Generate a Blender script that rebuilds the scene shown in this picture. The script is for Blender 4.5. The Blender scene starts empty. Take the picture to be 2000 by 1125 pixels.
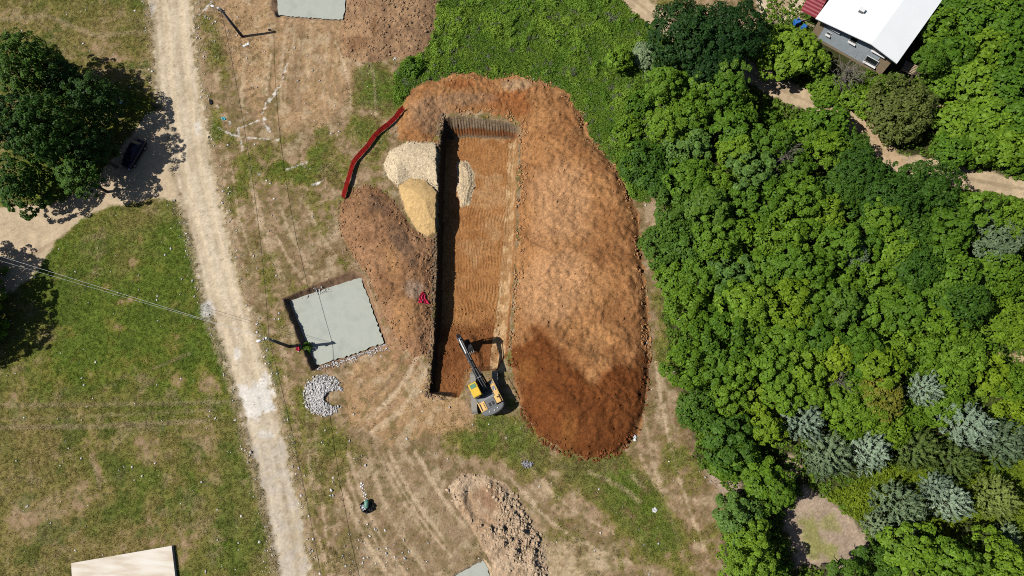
import bpy, bmesh, math, random
import numpy as np
from mathutils import Vector, Matrix

# ------------------------------------------------------------------ camera, sky, sun, exposure
scene = bpy.context.scene
COL = scene.collection
R_ = math.radians
FPX = 1334.0                       # focal length in photo pixels (2000 wide)
CAM_H = 80.0
NADX, NADY = 1125.0, 880.0         # the point straight below the drone
_d = np.array([NADX - 1000, -(NADY - 562.5), -FPX]); _d /= np.linalg.norm(_d)
_ez = -_d
_ey = np.array([0, 1., 0]) - _ez * _ez[1]; _ey /= np.linalg.norm(_ey)
_ex = np.cross(_ey, _ez)
RW = np.array([_ex, _ey, _ez])     # camera axes -> world
cam_d = bpy.data.cameras.new('camera'); cam = bpy.data.objects.new('camera', cam_d); COL.objects.link(cam)
cam_d.sensor_width = 36.0; cam_d.lens = 36.0 * FPX / 2000.0
cam_d.clip_start = 0.5; cam_d.clip_end = 3000
m4 = Matrix.Identity(4)
for i in range(3):
    for j in range(3):
        m4[i][j] = RW[i][j]
m4[2][3] = CAM_H
cam.matrix_world = m4
scene.camera = cam

SUN_EL = R_(53.0); SH_AZ = R_(7.0)   # shadows fall to the right and slightly up
w = bpy.data.worlds.new('World'); scene.world = w; w.use_nodes = True
nt = w.node_tree; bg = nt.nodes['Background']
sky = nt.nodes.new('ShaderNodeTexSky'); sky.sky_type = 'NISHITA'; sky.sun_disc = False
sky.sun_elevation = SUN_EL; sky.sun_rotation = math.atan2(-math.cos(SH_AZ), -math.sin(SH_AZ))
nt.links.new(sky.outputs[0], bg.inputs[0]); bg.inputs[1].default_value = 0.05
sl = bpy.data.lights.new('sun', 'SUN'); sl.energy = 5.0; sl.angle = R_(0.5); sl.color = (1.0, 0.95, 0.87)
so = bpy.data.objects.new('sun', sl); COL.objects.link(so)
so.rotation_euler = Vector((math.cos(SH_AZ) * math.cos(SUN_EL), math.sin(SH_AZ) * math.cos(SUN_EL), -math.sin(SUN_EL))).to_track_quat('-Z', 'Y').to_euler()
scene.view_settings.view_transform = 'Standard'; scene.view_settings.look = 'None'
scene.view_settings.exposure = -0.2; scene.view_settings.gamma = 1.0
scene.render.resolution_x = 1024; scene.render.resolution_y = 576
scene.cycles.max_bounces = 5; scene.cycles.diffuse_bounces = 0; scene.cycles.transmission_bounces = 3
scene.cycles.use_denoising = False; scene.cycles.filter_width = 1.0

def at(px, py, z=0.0):
    """Plan position (world) of a photo pixel at height z."""
    v = RW @ np.array([px - 1000, -(py - 562.5), -FPX]); t = (z - CAM_H) / v[2]
    return Vector((v[0] * t, v[1] * t, z))

# ------------------------------------------------------------------ helpers: tags, materials, noise
def tag(o, label=None, cat=None, group=None, kind=None):
    if label: o['label'] = label
    if cat: o['category'] = cat
    if group: o['group'] = group
    if kind: o['kind'] = kind
    return o

def empty(name, loc=(0, 0, 0), rz=0.0):
    o = bpy.data.objects.new(name, None); COL.objects.link(o)
    o.location = loc; o.rotation_euler = (0, 0, rz); o.empty_display_size = 0.3
    return o

class NT:
    def __init__(s, name):
        s.m = bpy.data.materials.new(name); s.m.use_nodes = True
        s.t = s.m.node_tree; s.b = s.t.nodes['Principled BSDF']; s.out = s.t.nodes['Material Output']
    def n(s, typ, **kw):
        x = s.t.nodes.new(typ)
        for k, v in kw.items():
            if k.startswith('i_'): x.inputs[k[2:].replace('_', ' ')].default_value = v
            else: setattr(x, k, v)
        return x
    def l(s, a, b): s.t.links.new(a, b)
    def noise(s, scale, detail=4, rough=0.6, coord=None):
        x = s.n('ShaderNodeTexNoise'); x.inputs['Scale'].default_value = scale
        x.inputs['Detail'].default_value = detail; x.inputs['Roughness'].default_value = rough
        if coord is not None: s.l(coord, x.inputs['Vector'])
        return x
    def ramp(s, fac, stops):
        r = s.n('ShaderNodeValToRGB'); e = r.color_ramp.elements
        while len(e) < len(stops): e.new(0.5)
        for k, (p, c) in enumerate(stops):
            e[k].position = p; e[k].color = (c[0], c[1], c[2], 1) if hasattr(c, '__len__') else (c, c, c, 1)
        s.l(fac, r.inputs[0]); return r
    def mul(s, a, b, fac=1.0, mode='MULTIPLY'):
        x = s.n('ShaderNodeMix', data_type='RGBA', blend_type=mode); x.inputs[0].default_value = fac
        s.l(a, x.inputs[6]); s.l(b, x.inputs[7]); return x.outputs[2]
    def bump(s, h, strength, dist):
        x = s.n('ShaderNodeBump'); x.inputs['Strength'].default_value = strength; x.inputs['Distance'].default_value = dist
        s.l(h, x.inputs['Height']); s.l(x.outputs[0], s.b.inputs['Normal']); return x

def plain(name, c, rough=0.5, metal=0.0, var=0.18, scale=3.0, bump=0.0):
    t = NT(name); tc = t.n('ShaderNodeTexCoord')
    nz = t.noise(scale, 5, 0.65, tc.outputs['Object'])
    r = t.ramp(nz.outputs[0], [(0.3, tuple(x * (1 - var) for x in c)), (0.7, tuple(min(1, x * (1 + var)) for x in c))])
    t.l(r.outputs[0], t.b.inputs['Base Color'])
    t.b.inputs['Roughness'].default_value = rough; t.b.inputs['Metallic'].default_value = metal
    if bump: t.bump(nz.outputs[0], bump, 0.05)
    return t.m

def earth(name, rough=0.95, fine=(7.0, 2.0), amp=(0.72, 1.28), bump=0.6, dist=0.12):
    """Surface whose albedo comes from the painted 'col' attribute, broken up by grains and clods."""
    t = NT(name); a = t.n('ShaderNodeAttribute', attribute_name='col')
    tc = t.n('ShaderNodeTexCoord')
    n1 = t.noise(fine[0], 5, 0.7, tc.outputs['Object']); n2 = t.noise(fine[1], 4, 0.6, tc.outputs['Object'])
    r1 = t.ramp(n1.outputs[0], [(0.28, amp[0]), (0.72, amp[1])])
    r2 = t.ramp(n2.outputs[0], [(0.3, 0.88), (0.7, 1.12)])
    c = t.mul(a.outputs['Color'], r1.outputs[0]); c = t.mul(c, r2.outputs[0])
    t.l(c, t.b.inputs['Base Color']); t.b.inputs['Roughness'].default_value = rough
    t.b.inputs['Specular IOR Level'].default_value = 0.15
    if bump: t.bump(n1.outputs[0], bump, dist)
    return t.m

def leafmat(name, ca, cb, trans=0.25, spec=0.25, rough=0.55, nsc=1.2):
    t = NT(name); g = t.n('ShaderNodeNewGeometry'); tc = t.n('ShaderNodeTexCoord'); oi = t.n('ShaderNodeObjectInfo')
    nz = t.noise(nsc, 3, 0.6, tc.outputs['Object'])
    mx = t.n('ShaderNodeMath', operation='MULTIPLY_ADD'); t.l(g.outputs['Random Per Island'], mx.inputs[0])
    mx.inputs[1].default_value = 0.45; 
    m2 = t.n('ShaderNodeMath', operation='MULTIPLY_ADD'); t.l(nz.outputs[0], m2.inputs[0]); m2.inputs[1].default_value = 1.3; m2.inputs[2].default_value = -0.37
    t.l(m2.outputs[0], mx.inputs[2])
    r = t.ramp(mx.outputs[0], [(0.1, ca), (0.9, cb)])
    hs = t.n('ShaderNodeHueSaturation'); t.l(r.outputs[0], hs.inputs['Color'])
    mr = t.n('ShaderNodeMapRange'); t.l(oi.outputs['Random'], mr.inputs[0]); mr.inputs[3].default_value = 0.70; mr.inputs[4].default_value = 1.22
    t.l(mr.outputs[0], hs.inputs['Value'])
    mh = t.n('ShaderNodeMapRange'); t.l(oi.outputs['Random'], mh.inputs[0]); mh.inputs[3].default_value = 0.515; mh.inputs[4].default_value = 0.49
    t.l(mh.outputs[0], hs.inputs['Hue'])
    t.l(hs.outputs[0], t.b.inputs['Base Color']); t.b.inputs['Roughness'].default_value = rough
    t.b.inputs['Specular IOR Level'].default_value = spec
    tr = t.n('ShaderNodeBsdfTranslucent'); t.l(hs.outputs[0], tr.inputs[0])
    ms = t.n('ShaderNodeMixShader'); ms.inputs[0].default_value = trans
    t.l(t.b.outputs[0], ms.inputs[1]); t.l(tr.outputs[0], ms.inputs[2]); t.l(ms.outputs[0], t.out.inputs[0])
    return t.m

rng = np.random.default_rng(11)
random.seed(5)
_TAB = np.random.default_rng(99).random((16, 256, 256)).astype(np.float32)
def vn(x, y, seed):
    tab = _TAB[seed % 16]
    x = x + 37.7 * (seed // 16); ix = np.floor(x).astype(np.int64); iy = np.floor(y).astype(np.int64)
    fx = x - ix; fy = y - iy; fx = fx * fx * (3 - 2 * fx); fy = fy * fy * (3 - 2 * fy)
    a = tab[iy & 255, ix & 255]; b = tab[iy & 255, (ix + 1) & 255]
    c = tab[(iy + 1) & 255, ix & 255]; d = tab[(iy + 1) & 255, (ix + 1) & 255]
    return (a * (1 - fx) + b * fx) * (1 - fy) + (c * (1 - fx) + d * fx) * fy
def fbm(x, y, size, octv=4, seed=0, rough=0.55):
    s = 0; a = 1.0; t = 0; f = 1.0 / size
    ca, sa = math.cos(0.6), math.sin(0.6)
    for o in range(octv):
        s = s + a * vn((x * ca - y * sa) * f + 11.3 * o, (x * sa + y * ca) * f + 5.7 * o, seed + o)
        t += a; a *= rough; f *= 2.03; x, y = x * 0.8 - y * 0.6, x * 0.6 + y * 0.8
    return s / t
def sst(a, b, x):
    t = np.clip((x - a) / (b - a), 0, 1); return t * t * (3 - 2 * t)

# ------------------------------------------------------------------ the land as one grid of plan positions
def axis(lo, hi, step, fine=None, fstep=None, far=170):
    a = np.arange(lo, hi, step)
    if fine:
        a = np.concatenate([a[a < fine[0]], np.arange(fine[0], fine[1], fstep), a[a > fine[1]]])
    out = []; s = step; x = lo
    while x > lo - far: s *= 1.35; x -= s; out.append(x)
    pre = np.array(out[::-1]); out = []; s = step; x = a[-1]
    while x < hi + far: s *= 1.35; x += s; out.append(x)
    return np.concatenate([pre, a, np.array(out)])
xs = axis(-86, 58, 0.15, (-19.5, -5.0), 0.085)
ys = axis(-18, 64, 0.15, (4.0, 46.0), 0.115)
X, Y = np.meshgrid(xs, ys)
NYg, NXg = X.shape
def plan_px(x, y, z=0.0):
    dx = x; dy = y; dz = z - CAM_H
    cx = RW[0][0] * dx + RW[1][0] * dy + RW[2][0] * dz
    cy = RW[0][1] * dx + RW[1][1] * dy + RW[2][1] * dz
    cz = np.minimum(RW[0][2] * dx + RW[1][2] * dy + RW[2][2] * dz, -5.0)
    return 1000 + cx / -cz * FPX, 562.5 - cy / -cz * FPX
PX, PY = plan_px(X, Y)             # survey coordinates of the plan (about 0.065 m a unit)

def sd(poly, pad=60):
    """Signed distance (units), positive inside."""
    p = np.array(poly, float); out = np.full(PX.shape, -float(pad))
    m = (PX > p[:, 0].min() - pad) & (PX < p[:, 0].max() + pad) & (PY > p[:, 1].min() - pad) & (PY < p[:, 1].max() + pad)
    x = PX[m]; y = PY[m]; best = np.full(x.shape, 1e9); ins = np.zeros(x.shape, bool)
    for i in range(len(p)):
        a = p[i]; b = p[(i + 1) % len(p)]; e = b - a
        t = np.clip(((x - a[0]) * e[0] + (y - a[1]) * e[1]) / (e @ e + 1e-9), 0, 1)
        dd = (x - a[0] - t * e[0]) ** 2 + (y - a[1] - t * e[1]) ** 2
        best = np.minimum(best, dd)
        c = (a[1] > y) != (b[1] > y)
        if b[1] != a[1]: ins ^= c & (x < (b[0] - a[0]) * (y - a[1]) / (b[1] - a[1]) + a[0])
    best = np.sqrt(best); out[m] = np.where(ins, best, -best)
    return np.maximum(out, -pad)
def pl(line, pad=40):
    """Distance (units) to a polyline."""
    p = np.array(line, float); out = np.full(PX.shape, float(pad))
    m = (PX > p[:, 0].min() - pad) & (PX < p[:, 0].max() + pad) & (PY > p[:, 1].min() - pad) & (PY < p[:, 1].max() + pad)
    x = PX[m]; y = PY[m]; best = np.full(x.shape, 1e9)
    for a, b in zip(p[:-1], p[1:]):
        e = b - a; t = np.clip(((x - a[0]) * e[0] + (y - a[1]) * e[1]) / (e @ e + 1e-9), 0, 1)
        best = np.minimum(best, (x - a[0] - t * e[0]) ** 2 + (y - a[1] - t * e[1]) ** 2)
    out[m] = np.sqrt(best); return np.minimum(out, pad)
def ell(cx, cy, rx, ry, ang=0):
    c, s = math.cos(R_(ang)), math.sin(R_(ang)); u = (PX - cx) * c + (PY - cy) * s; v = -(PX - cx) * s + (PY - cy) * c
    return np.clip(1 - np.sqrt((u / rx) ** 2 + (v / ry) ** 2), -1, 1)   # 1 in the centre, 0 at the rim

N05 = fbm(X, Y, 0.5, 3, 1); N1 = fbm(X, Y, 1.1, 4, 4); N3 = fbm(X, Y, 3.0, 4, 7); N8 = fbm(X, Y, 9.0, 4, 2); N02 = fbm(X, Y, 0.28, 2, 9)
NB = fbm(X, Y, 2.0, 4, 21); NC = fbm(X, Y, 0.8, 3, 30)

COLR = np.zeros(PX.shape + (3,), np.float32); Z = (N8 - 0.5) * 0.12 + (N1 - 0.5) * 0.05
def lay(c, m, var=0.0, nz=None):
    c = np.array(c, np.float32); k = np.clip(m, 0, 1)[..., None].astype(np.float32)
    v = c
    if nz is not None: v = c * (1 + var * (nz[..., None] - 0.5) * 2).astype(np.float32)
    COLR[:] = COLR * (1 - k) + v * k
def mix3(a, b, t): t = np.clip(t, 0, 1)[..., None]; return np.array(a) * (1 - t) + np.array(b) * t
def rag(s, soft=2.0, amp=6.0, n=None): return sst(-soft, soft, s + ((NC if n is None else n) - 0.5) * 2 * amp)

# ---- outlines on the plan
ROAD = [(286, -90), (292, 0), (302, 90), (304, 170), (318, 215), (330, 330), (352, 395), (375, 480), (395, 570), (420, 650), (450, 740), (475, 830), (500, 930), (525, 1040), (542, 1125), (565, 1260), (650, 1260), (608, 1125), (590, 1000), (556, 850), (528, 740), (498, 650), (468, 560), (440, 430), (411, 300), (395, 200), (378, 60), (374, 0), (370, -90)]
SIDE = [(320, 205), (335, 330), (358, 400), (325, 388), (285, 390), (215, 404), (160, 428), (110, 468), (60, 545), (20, 572), (-80, 590), (-300, 640), (-300, 440), (-60, 405), (40, 402), (120, 395), (190, 345), (250, 270), (285, 225)]
PIT = [(868, 230), (905, 227), (955, 232), (1000, 240), (1013, 250), (1009, 350), (1006, 480), (998, 600), (992, 690), (972, 722), (925, 728), (908, 752), (896, 778), (860, 772), (838, 768), (845, 700), (849, 640), (852, 560), (855, 450), (857, 350), (860, 280)]
PITF = [(866, 258), (905, 252), (1001, 256), (996, 350), (990, 470), (979, 600), (972, 690), (960, 712), (922, 716), (902, 742), (890, 766), (845, 762), (850, 690), (854, 640), (857, 560), (859, 450), (861, 350), (864, 290)]
SPOIL = [(778, 222), (795, 190), (815, 168), (840, 158), (880, 148), (915, 142), (960, 153), (1010, 150), (1060, 158), (1105, 180), (1137, 225), (1142, 262), (1180, 300), (1220, 358), (1245, 420), (1254, 520), (1263, 600), (1266, 700), (1259, 790), (1243, 850), (1205, 886), (1150, 898), (1100, 882), (1050, 852), (1025, 812), (1014, 775), (1000, 715), (998, 690), (1005, 600), (1013, 470), (1017, 350), (1019, 246), (1004, 232), (955, 224), (905, 219), (866, 222), (852, 245), (852, 276), (800, 285), (778, 268)]
BROWN = [(664, 400), (685, 378), (712, 362), (742, 368), (772, 395), (800, 440), (830, 464), (849, 464), (846, 560), (842, 640), (836, 690), (806, 700), (775, 662), (748, 605), (722, 545), (690, 502), (666, 455)]
TOPH = [(668, 110), (664, 60), (676, 10), (690, -60), (868, -60), (852, 30), (845, 80), (815, 112), (770, 112), (720, 124)]
GRAV = [(749, 322), (762, 292), (795, 278), (850, 279), (855, 300), (855, 376), (832, 352), (802, 347), (778, 362), (757, 348)]
SAND = [(776, 364), (802, 348), (832, 351), (855, 376), (853, 455), (836, 463), (812, 448), (792, 412)]
SPILL = [(886, 300), (905, 298), (920, 318), (922, 350), (912, 388), (894, 392), (886, 360)]
MOUND = [(878, 950), (904, 925), (945, 930), (985, 943), (1012, 978), (1038, 1022), (1062, 1065), (1070, 1130), (1066, 1200), (955, 1200), (962, 1100), (938, 1062), (915, 1022), (888, 985)]
WEEDS = [(852, -60), (1205, -60), (1222, 5), (1282, 70), (1300, 200), (1262, 390), (1238, 385), (1205, 318), (1160, 268), (1140, 225), (1105, 176), (1060, 154), (1010, 147), (960, 149), (915, 138), (880, 144), (830, 154), (795, 180), (776, 196), (775, 150), (800, 112), (848, 80)]
WOOD = [(1290, 120), (1265, 300), (1270, 380), (1300, 420), (1290, 520), (1300, 640), (1330, 780), (1360, 900), (1420, 960), (1410, 1030), (1440, 1250), (2300, 1250), (2300, -300), (1600, -300), (1480, 60), (1290, 20)]
BERRY = [(1610, 970), (1700, 925), (1760, 905), (1850, 905), (2100, 880), (2100, 1125), (1850, 1120), (1740, 1100), (1700, 1040), (1640, 985)]
TRACK = [(1170, -60), (1248, 8), (1340, 80), (1440, 128), (1520, 172), (1590, 203), (1690, 248), (1740, 316), (1820, 330), (1900, 351), (2010, 371), (2200, 396)]
CLEAR = [(1570, 950), (1625, 980), (1692, 1045), (1712, 1082), (1640, 1115), (1555, 1105), (1528, 1010)]
s_road = sd(ROAD); s_side = sd(SIDE); s_pit = sd(PIT); s_pitf = sd(PITF, 90) + 5 * (NC - .5) * sst(930, 960, PX); s_sp = sd(SPOIL, 140); s_br = sd(BROWN, 80); s_top = sd(TOPH)
s_gr = sd(GRAV); s_sa = sd(SAND); s_spl = sd(SPILL); s_mo = sd(MOUND); s_we = sd(WEEDS, 80); s_wd = sd(WOOD, 90); s_be = sd(BERRY); d_tr = pl(TRACK, 60); s_cl = sd(CLEAR)

# ---- base: dry soil with thin grass
DIRT = (0.36, 0.245, 0.145); DRY = (0.27, 0.19, 0.095); OLIVE = (0.185, 0.18, 0.036); GREEN = (0.115, 0.162, 0.023)
COLR[:] = mix3((0.40, 0.28, 0.17), (0.24, 0.165, 0.092), sst(0.3, 0.7, N1 * 0.6 + N05 * 0.4))
COLR *= (0.74 + 0.26 * fbm(X * .5 + Y * .86, (Y * .5 - X * .86) * .22, .5, 3, 33))[..., None]
east = sst(-10, 10, PX - np.interp(PY, [0, 200, 430, 650, 850, 1125], [375, 395, 440, 498, 556, 608]))   # 0 west of the road
# grass cover 0..1 west of the road
gw = 0.90 + 1.0 * (N3 - 0.5) + 0.8 * (N1 - 0.5)
gw += 0.35 * np.clip(ell(200, 600, 260, 210), 0, 1) - 0.45 * np.clip(ell(200, 110, 260, 60, 20), 0, 1) * 1.2
gw -= 0.30 * np.clip(ell(60, 1000, 170, 120), 0, 1) + 0.25 * np.clip(ell(330, 880, 200, 60), 0, 1) + 0.2 * np.clip(ell(380, 900, 60, 200), 0, 1)
for (a, b, rx, ry, an, s) in [(365, 905, 26, 40, 0, .9), (372, 980, 16, 60, 5, 1.1), (300, 930, 28, 22, 0, .6), (275, 960, 14, 70, 0, .9), (340, 990, 26, 28, 0, .7), (220, 915, 70, 40, 0, .5), (240, 1000, 90, 30, 0, .6), (190, 1040, 40, 22, 0, .6), (440, 1060, 40, 60, 0, .7), (350, 300, 0.1, 1, 0, 0), (240, 128, 70, 10, 4, .8), (110, 80, 60, 30, 0, .5), (470, 960, 40, 130, -15, .4), (300, 470, 120, 50, 0, .5), (430, 700, 40, 70, -15, .35)]:
    gw += s * 1.3 * np.clip(ell(a, b, rx, ry, an), 0, 1)
for (a, b, rx, ry, an, s) in [(250, 587, 45, 14, -10, 1.2), (205, 560, 24, 14, 0, 1.0), (270, 545, 20, 12, 0, .9), (235, 640, 40, 16, 20, .9), (110, 655, 50, 30, 0, .6), (345, 740, 22, 22, 0, 1.0), (408, 750, 26, 26, 0, .9), (275, 467, 12, 18, 0, 1.3), (260, 510, 14, 20, 0, .8), (345, 480, 24, 26, 0, .7), (60, 130, 60, 40, 0, .6), (190, 910, 8, 40, -18, 1.5), (55, 1010, 90, 60, 0, .6), (300, 855, 90, 18, 0, .5), (290, 1000, 40, 50, 0, .6), (230, 500, 34, 30, 0, .3), (160, 1000, 60, 60, 0, .4), (330, 1050, 90, 30, 0, .5)]:
    gw -= s * .85 * np.clip(ell(a, b, rx, ry, an), 0, 1)
# grass cover east of the road: dry with patches
ge = 0.16 + 1.5 * (N3 - 0.5) + 1.2 * (N1 - 0.5)
for (a, b, rx, ry, an, s) in [(430, 110, 40, 70, 0, .8), (420, 230, 26, 70, 5, .7), (450, 265, 60, 30, 0, .4), (540, 320, 110, 50, 5, .75), (470, 360, 70, 60, 0, .6), (620, 300, 60, 60, 0, .6), (600, 350, 60, 30, 0, .6), (720, 165, 55, 55, 0, 2.2), (760, 190, 50, 40, 0, 2.2), (720, 260, 50, 60, 0, .7), (660, 330, 50, 50, 0, .5), (690, 240, 40, 40, 0, .4), (520, 690, 18, 90, -14, 1.1), (580, 790, 50, 120, -20, .7), (560, 850, 26, 120, -12, .6), (640, 850, 70, 60, 0, .6), (600, 920, 60, 60, 0, .4), (640, 980, 60, 90, 0, .3), (660, 880, 60, 40, 0, .4), (560, 660, 36, 26, 0, .7), (520, 540, 60, 90, 0, .25), (670, 515, 26, 20, 0, .6), (720, 880, 50, 40, 0, .4),
    (960, 850, 130, 55, 8, 1.5), (1010, 900, 100, 40, 0, .8), (1190, 930, 120, 70, 30, 1.8), (1240, 1000, 130, 70, 42, 1.7), (1300, 1050, 60, 140, -25, 1.0), (1240, 1090, 60, 40, 0, .7), (1080, 970, 110, 70, 30, .5), (1110, 1050, 60, 40, 0, .5), (900, 880, 70, 30, 0, .4), (1330, 900, 50, 120, -10, .6), (1290, 620, 24, 160, -5, .9), (1390, 1050, 40, 80, -25, .5), (1000, 790, 20, 40, 0, .8), (960, 820, 40, 24, 0, .7)]:
    ge += s * 1.05 * np.clip(ell(a, b, rx, ry, an), 0, 1)
for (a, b, rx, ry, an, s) in [(600, 140, 120, 120, 0, .8), (760, 850, 120, 60, 0, .5), (780, 950, 120, 120, 0, .5), (800, 1060, 140, 80, 0, .6), (1130, 1090, 120, 40, -15, .6), (1265, 880, 20, 60, -15, .8), (1290, 760, 26, 90, -15, .7), (1420, 1090, 26, 70, -20, .6), (1400, 970, 40, 40, 30, .8), (700, 740, 90, 60, 0, .8), (1020, 1050, 60, 60, 0, .4)]:
    ge -= s * np.clip(ell(a, b, rx, ry, an), 0, 1)
g = gw * (1 - east) + ge * east
g = g + 0.55 * (N05 - 0.5) + 0.35 * (N02 - 0.5)
lay((0.17, 0.132, 0.05), 0.6 * sst(.42, .62, N05 * .5 + N1 * .3 + N02 * .2))
grassc = mix3(OLIVE, GREEN, sst(0.55, 1.15, g + 0.3 * (NB - 0.5)))
grassc = mix3((0.20, 0.155, 0.058), grassc, sst(0.2, 0.65, g))
dryg = np.clip(.30 + 1.5 * (N8 - .5) + .9 * (N1 - .5) + .5 * (N05 - .5) + .34 * sst(720, 820, PY) + .34 * sst(190, 120, PY) - .55 * np.clip(ell(180, 590, 230, 190), 0, 1) - .25 * (g - .6), 0, .92) * (1 - .5 * east)
grassc = mix3(grassc, mix3((0.26, 0.195, 0.082), (0.20, 0.165, 0.052), N05), dryg)
k_g = sst(0.05, 0.75, g)[..., None]
COLR[:] = (COLR * (1 - k_g) + grassc * k_g) * (0.82 + 0.36 * N02[..., None])
GCOV = sst(0.2, 0.9, g)
lay((0.32, 0.245, 0.135), .5 * sst(.56, .70, fbm(X, Y, 1.7, 5, 121)) * (1 - east) * sst(0, .3, dryg))
lay((0.075, 0.115, 0.018), .55 * sst(.58, .70, fbm(X, Y, 2.4, 5, 126)) * (1 - east))
# wheel ruts and scrapes in the west field
for ln, wd_, s in [([(-50, 792), (200, 790), (450, 785)], 6, .4), ([(-50, 836), (200, 832), (400, 822)], 7, .55), ([(-20, 820), (200, 812), (420, 800)], 4, .3), ([(-20, 40), (90, 30), (190, 70), (300, 60)], 6, .5), ([(205, 137), (300, 135)], 3, .8), ([(175, 890), (190, 930), (195, 955)], 3, .8), ([(60, 900), (62, 960)], 3, .5), ([(300, 720), (370, 690)], 4, .4)]:
    lay((0.33, 0.26, 0.15), s * sst(wd_, wd_ * .4, pl(ln) + 4 * (N1 - .5)))
ttrk = (np.sin(PX * 2 * math.pi / 5.0 + 3 * N3) > 0.2) * sst(0.45, 0.6, N3)
for ln in [[(-50, 795), (200, 793), (450, 788)], [(-50, 836), (200, 832), (300, 830)]]:
    lay((0.12, 0.085, 0.05), 0.55 * ttrk * sst(4, 2, pl(ln)))
# bare worked dirt east of the road
lay((0.41, 0.268, 0.15), 0.85 * rag(sd([(420, -50), (545, -40), (690, -20), (675, 60), (690, 130), (700, 180), (640, 230), (560, 260), (500, 230), (470, 170), (440, 100)]), 12, 22, N3), .3, N1)
lay((0.45, 0.28, 0.15), 0.75 * rag(sd([(700, 690), (745, 660), (800, 700), (835, 700), (836, 770), (900, 782), (928, 800), (930, 840), (860, 850), (760, 870), (690, 830), (660, 760)]), 10, 18, N3), .3, N1)
lay((0.33, 0.235, 0.15), 0.6 * rag(sd([(700, 900), (860, 880), (900, 920), (880, 960), (960, 1100), (940, 1200), (640, 1200), (690, 1040)]), 14, 24, N3), .3, N1)
lay((0.50, 0.38, 0.24), 0.75 * rag(sd([(960, 1090), (1100, 1060), (1210, 1070), (1180, 1100), (1100, 1180), (960, 1180)]), 14, 20, N3), .25, N1)
lay((0.40, 0.225, 0.12), 0.8 * rag(sd([(690, 540), (750, 600), (850, 640), (842, 700), (800, 720), (740, 690), (750, 640), (706, 545)]), 6, 10), .35, N05)
for ln, s in [([(842, 690), (790, 740), (750, 780), (710, 830)], .5), ([(836, 720), (780, 775), (730, 835)], .4), ([(700, 960), (740, 1010), (800, 1080)], .35), ([(640, 760), (700, 735), (790, 700)], .3), ([(700, 1010), (770, 1080), (830, 1150)], .35), ([(560, 60), (552, 200)], .4), ([(590, 60), (585, 170)], .45), ([(650, 60), (645, 150)], .4), ([(620, 60), (622, 140)], .4)]:
    lay((0.24, 0.135, 0.07), s * sst(3.5, 1.5, pl(ln) + 3 * (N05 - .5)))
for ln, s in [([(575, 50), (572, 130)], .6), ([(605, 50), (600, 150)], .5), ([(560, 90), (540, 160)], .5), ([(640, 110), (700, 125)], .4), ([(560, 150), (610, 140), (670, 120)], .5), ([(590, 985), (625, 1060), (650, 1150)], .7), ([(548, 640), (560, 760), (600, 900), (640, 1010)], .35), ([(1150, 920), (1210, 950), (1250, 980)], .5), ([(1235, 930), (1265, 960)], .5), ([(1250, 890), (1270, 930), (1290, 960)], .6)]:
    lay((0.56, 0.42, 0.27), .75 * s * sst(6, 1, pl(ln) + 7 * (N05 - .5) + 5 * (N1 - .5)))
STR1 = fbm(X * .96 + Y * .26, (Y * .96 - X * .26) * .14, .38, 3, 61); STR2 = fbm(X * .75 + Y * .66, (Y * .75 - X * .66) * .16, .45, 3, 64)
STR3 = fbm(X * .80 - Y * .6, (Y * .8 + X * .6) * .13, .5, 3, 67)
k_w = sst(430, 480, PX) * sst(720, 660, PX) * sst(300, 200, PY)
COLR *= (1 + k_w * .5 * (STR1 - .5))[..., None]
k_w = sst(640, 720, PX) * sst(1000, 900, PX) * sst(640, 720, PY) * sst(900, 860, PY)
COLR *= (1 + k_w * .45 * (STR2 - .5))[..., None]
k_w = sst(620, 700, PX) * sst(1320, 1100, PX) * sst(860, 930, PY)
COLR *= (1 + k_w * .25 * (STR3 - .5))[..., None]
lay((0.15, 0.125, 0.045), .65 * sst(.5, .68, N3 * .5 + N1 * .3 + N05 * .2) * sst(620, 700, PX) * sst(1320, 1200, PX) * sst(840, 900, PY))
lay((0.20, 0.125, 0.065), .55 * sst(.52, .7, NB * .6 + N05 * .4) * east)
lay((0.185, 0.138, 0.06), .46 * sst(.47, .66, N05 * .5 + N02 * .3 + N1 * .2) * east * (1 - .85 * k_g[..., 0]))
lay((0.13, 0.12, 0.036), .55 * sst(.54, .7, NC * .5 + NB * .5) * sst(560, 620, PY + 60 * (N3 - .5)) * east * (1 - .85 * k_g[..., 0]))
lay((0.13, 0.12, 0.036), .55 * sst(.50, .66, NC * .5 + NB * .5) * east * (1 - .85 * k_g[..., 0]) * sst(640, 560, PX) * sst(60, 120, PY))
lay((0.52, 0.41, 0.27), .45 * sst(.56, .70, fbm(X, Y, 1.4, 4, 101)) * east * (1 - .85 * k_g[..., 0]))
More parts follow.
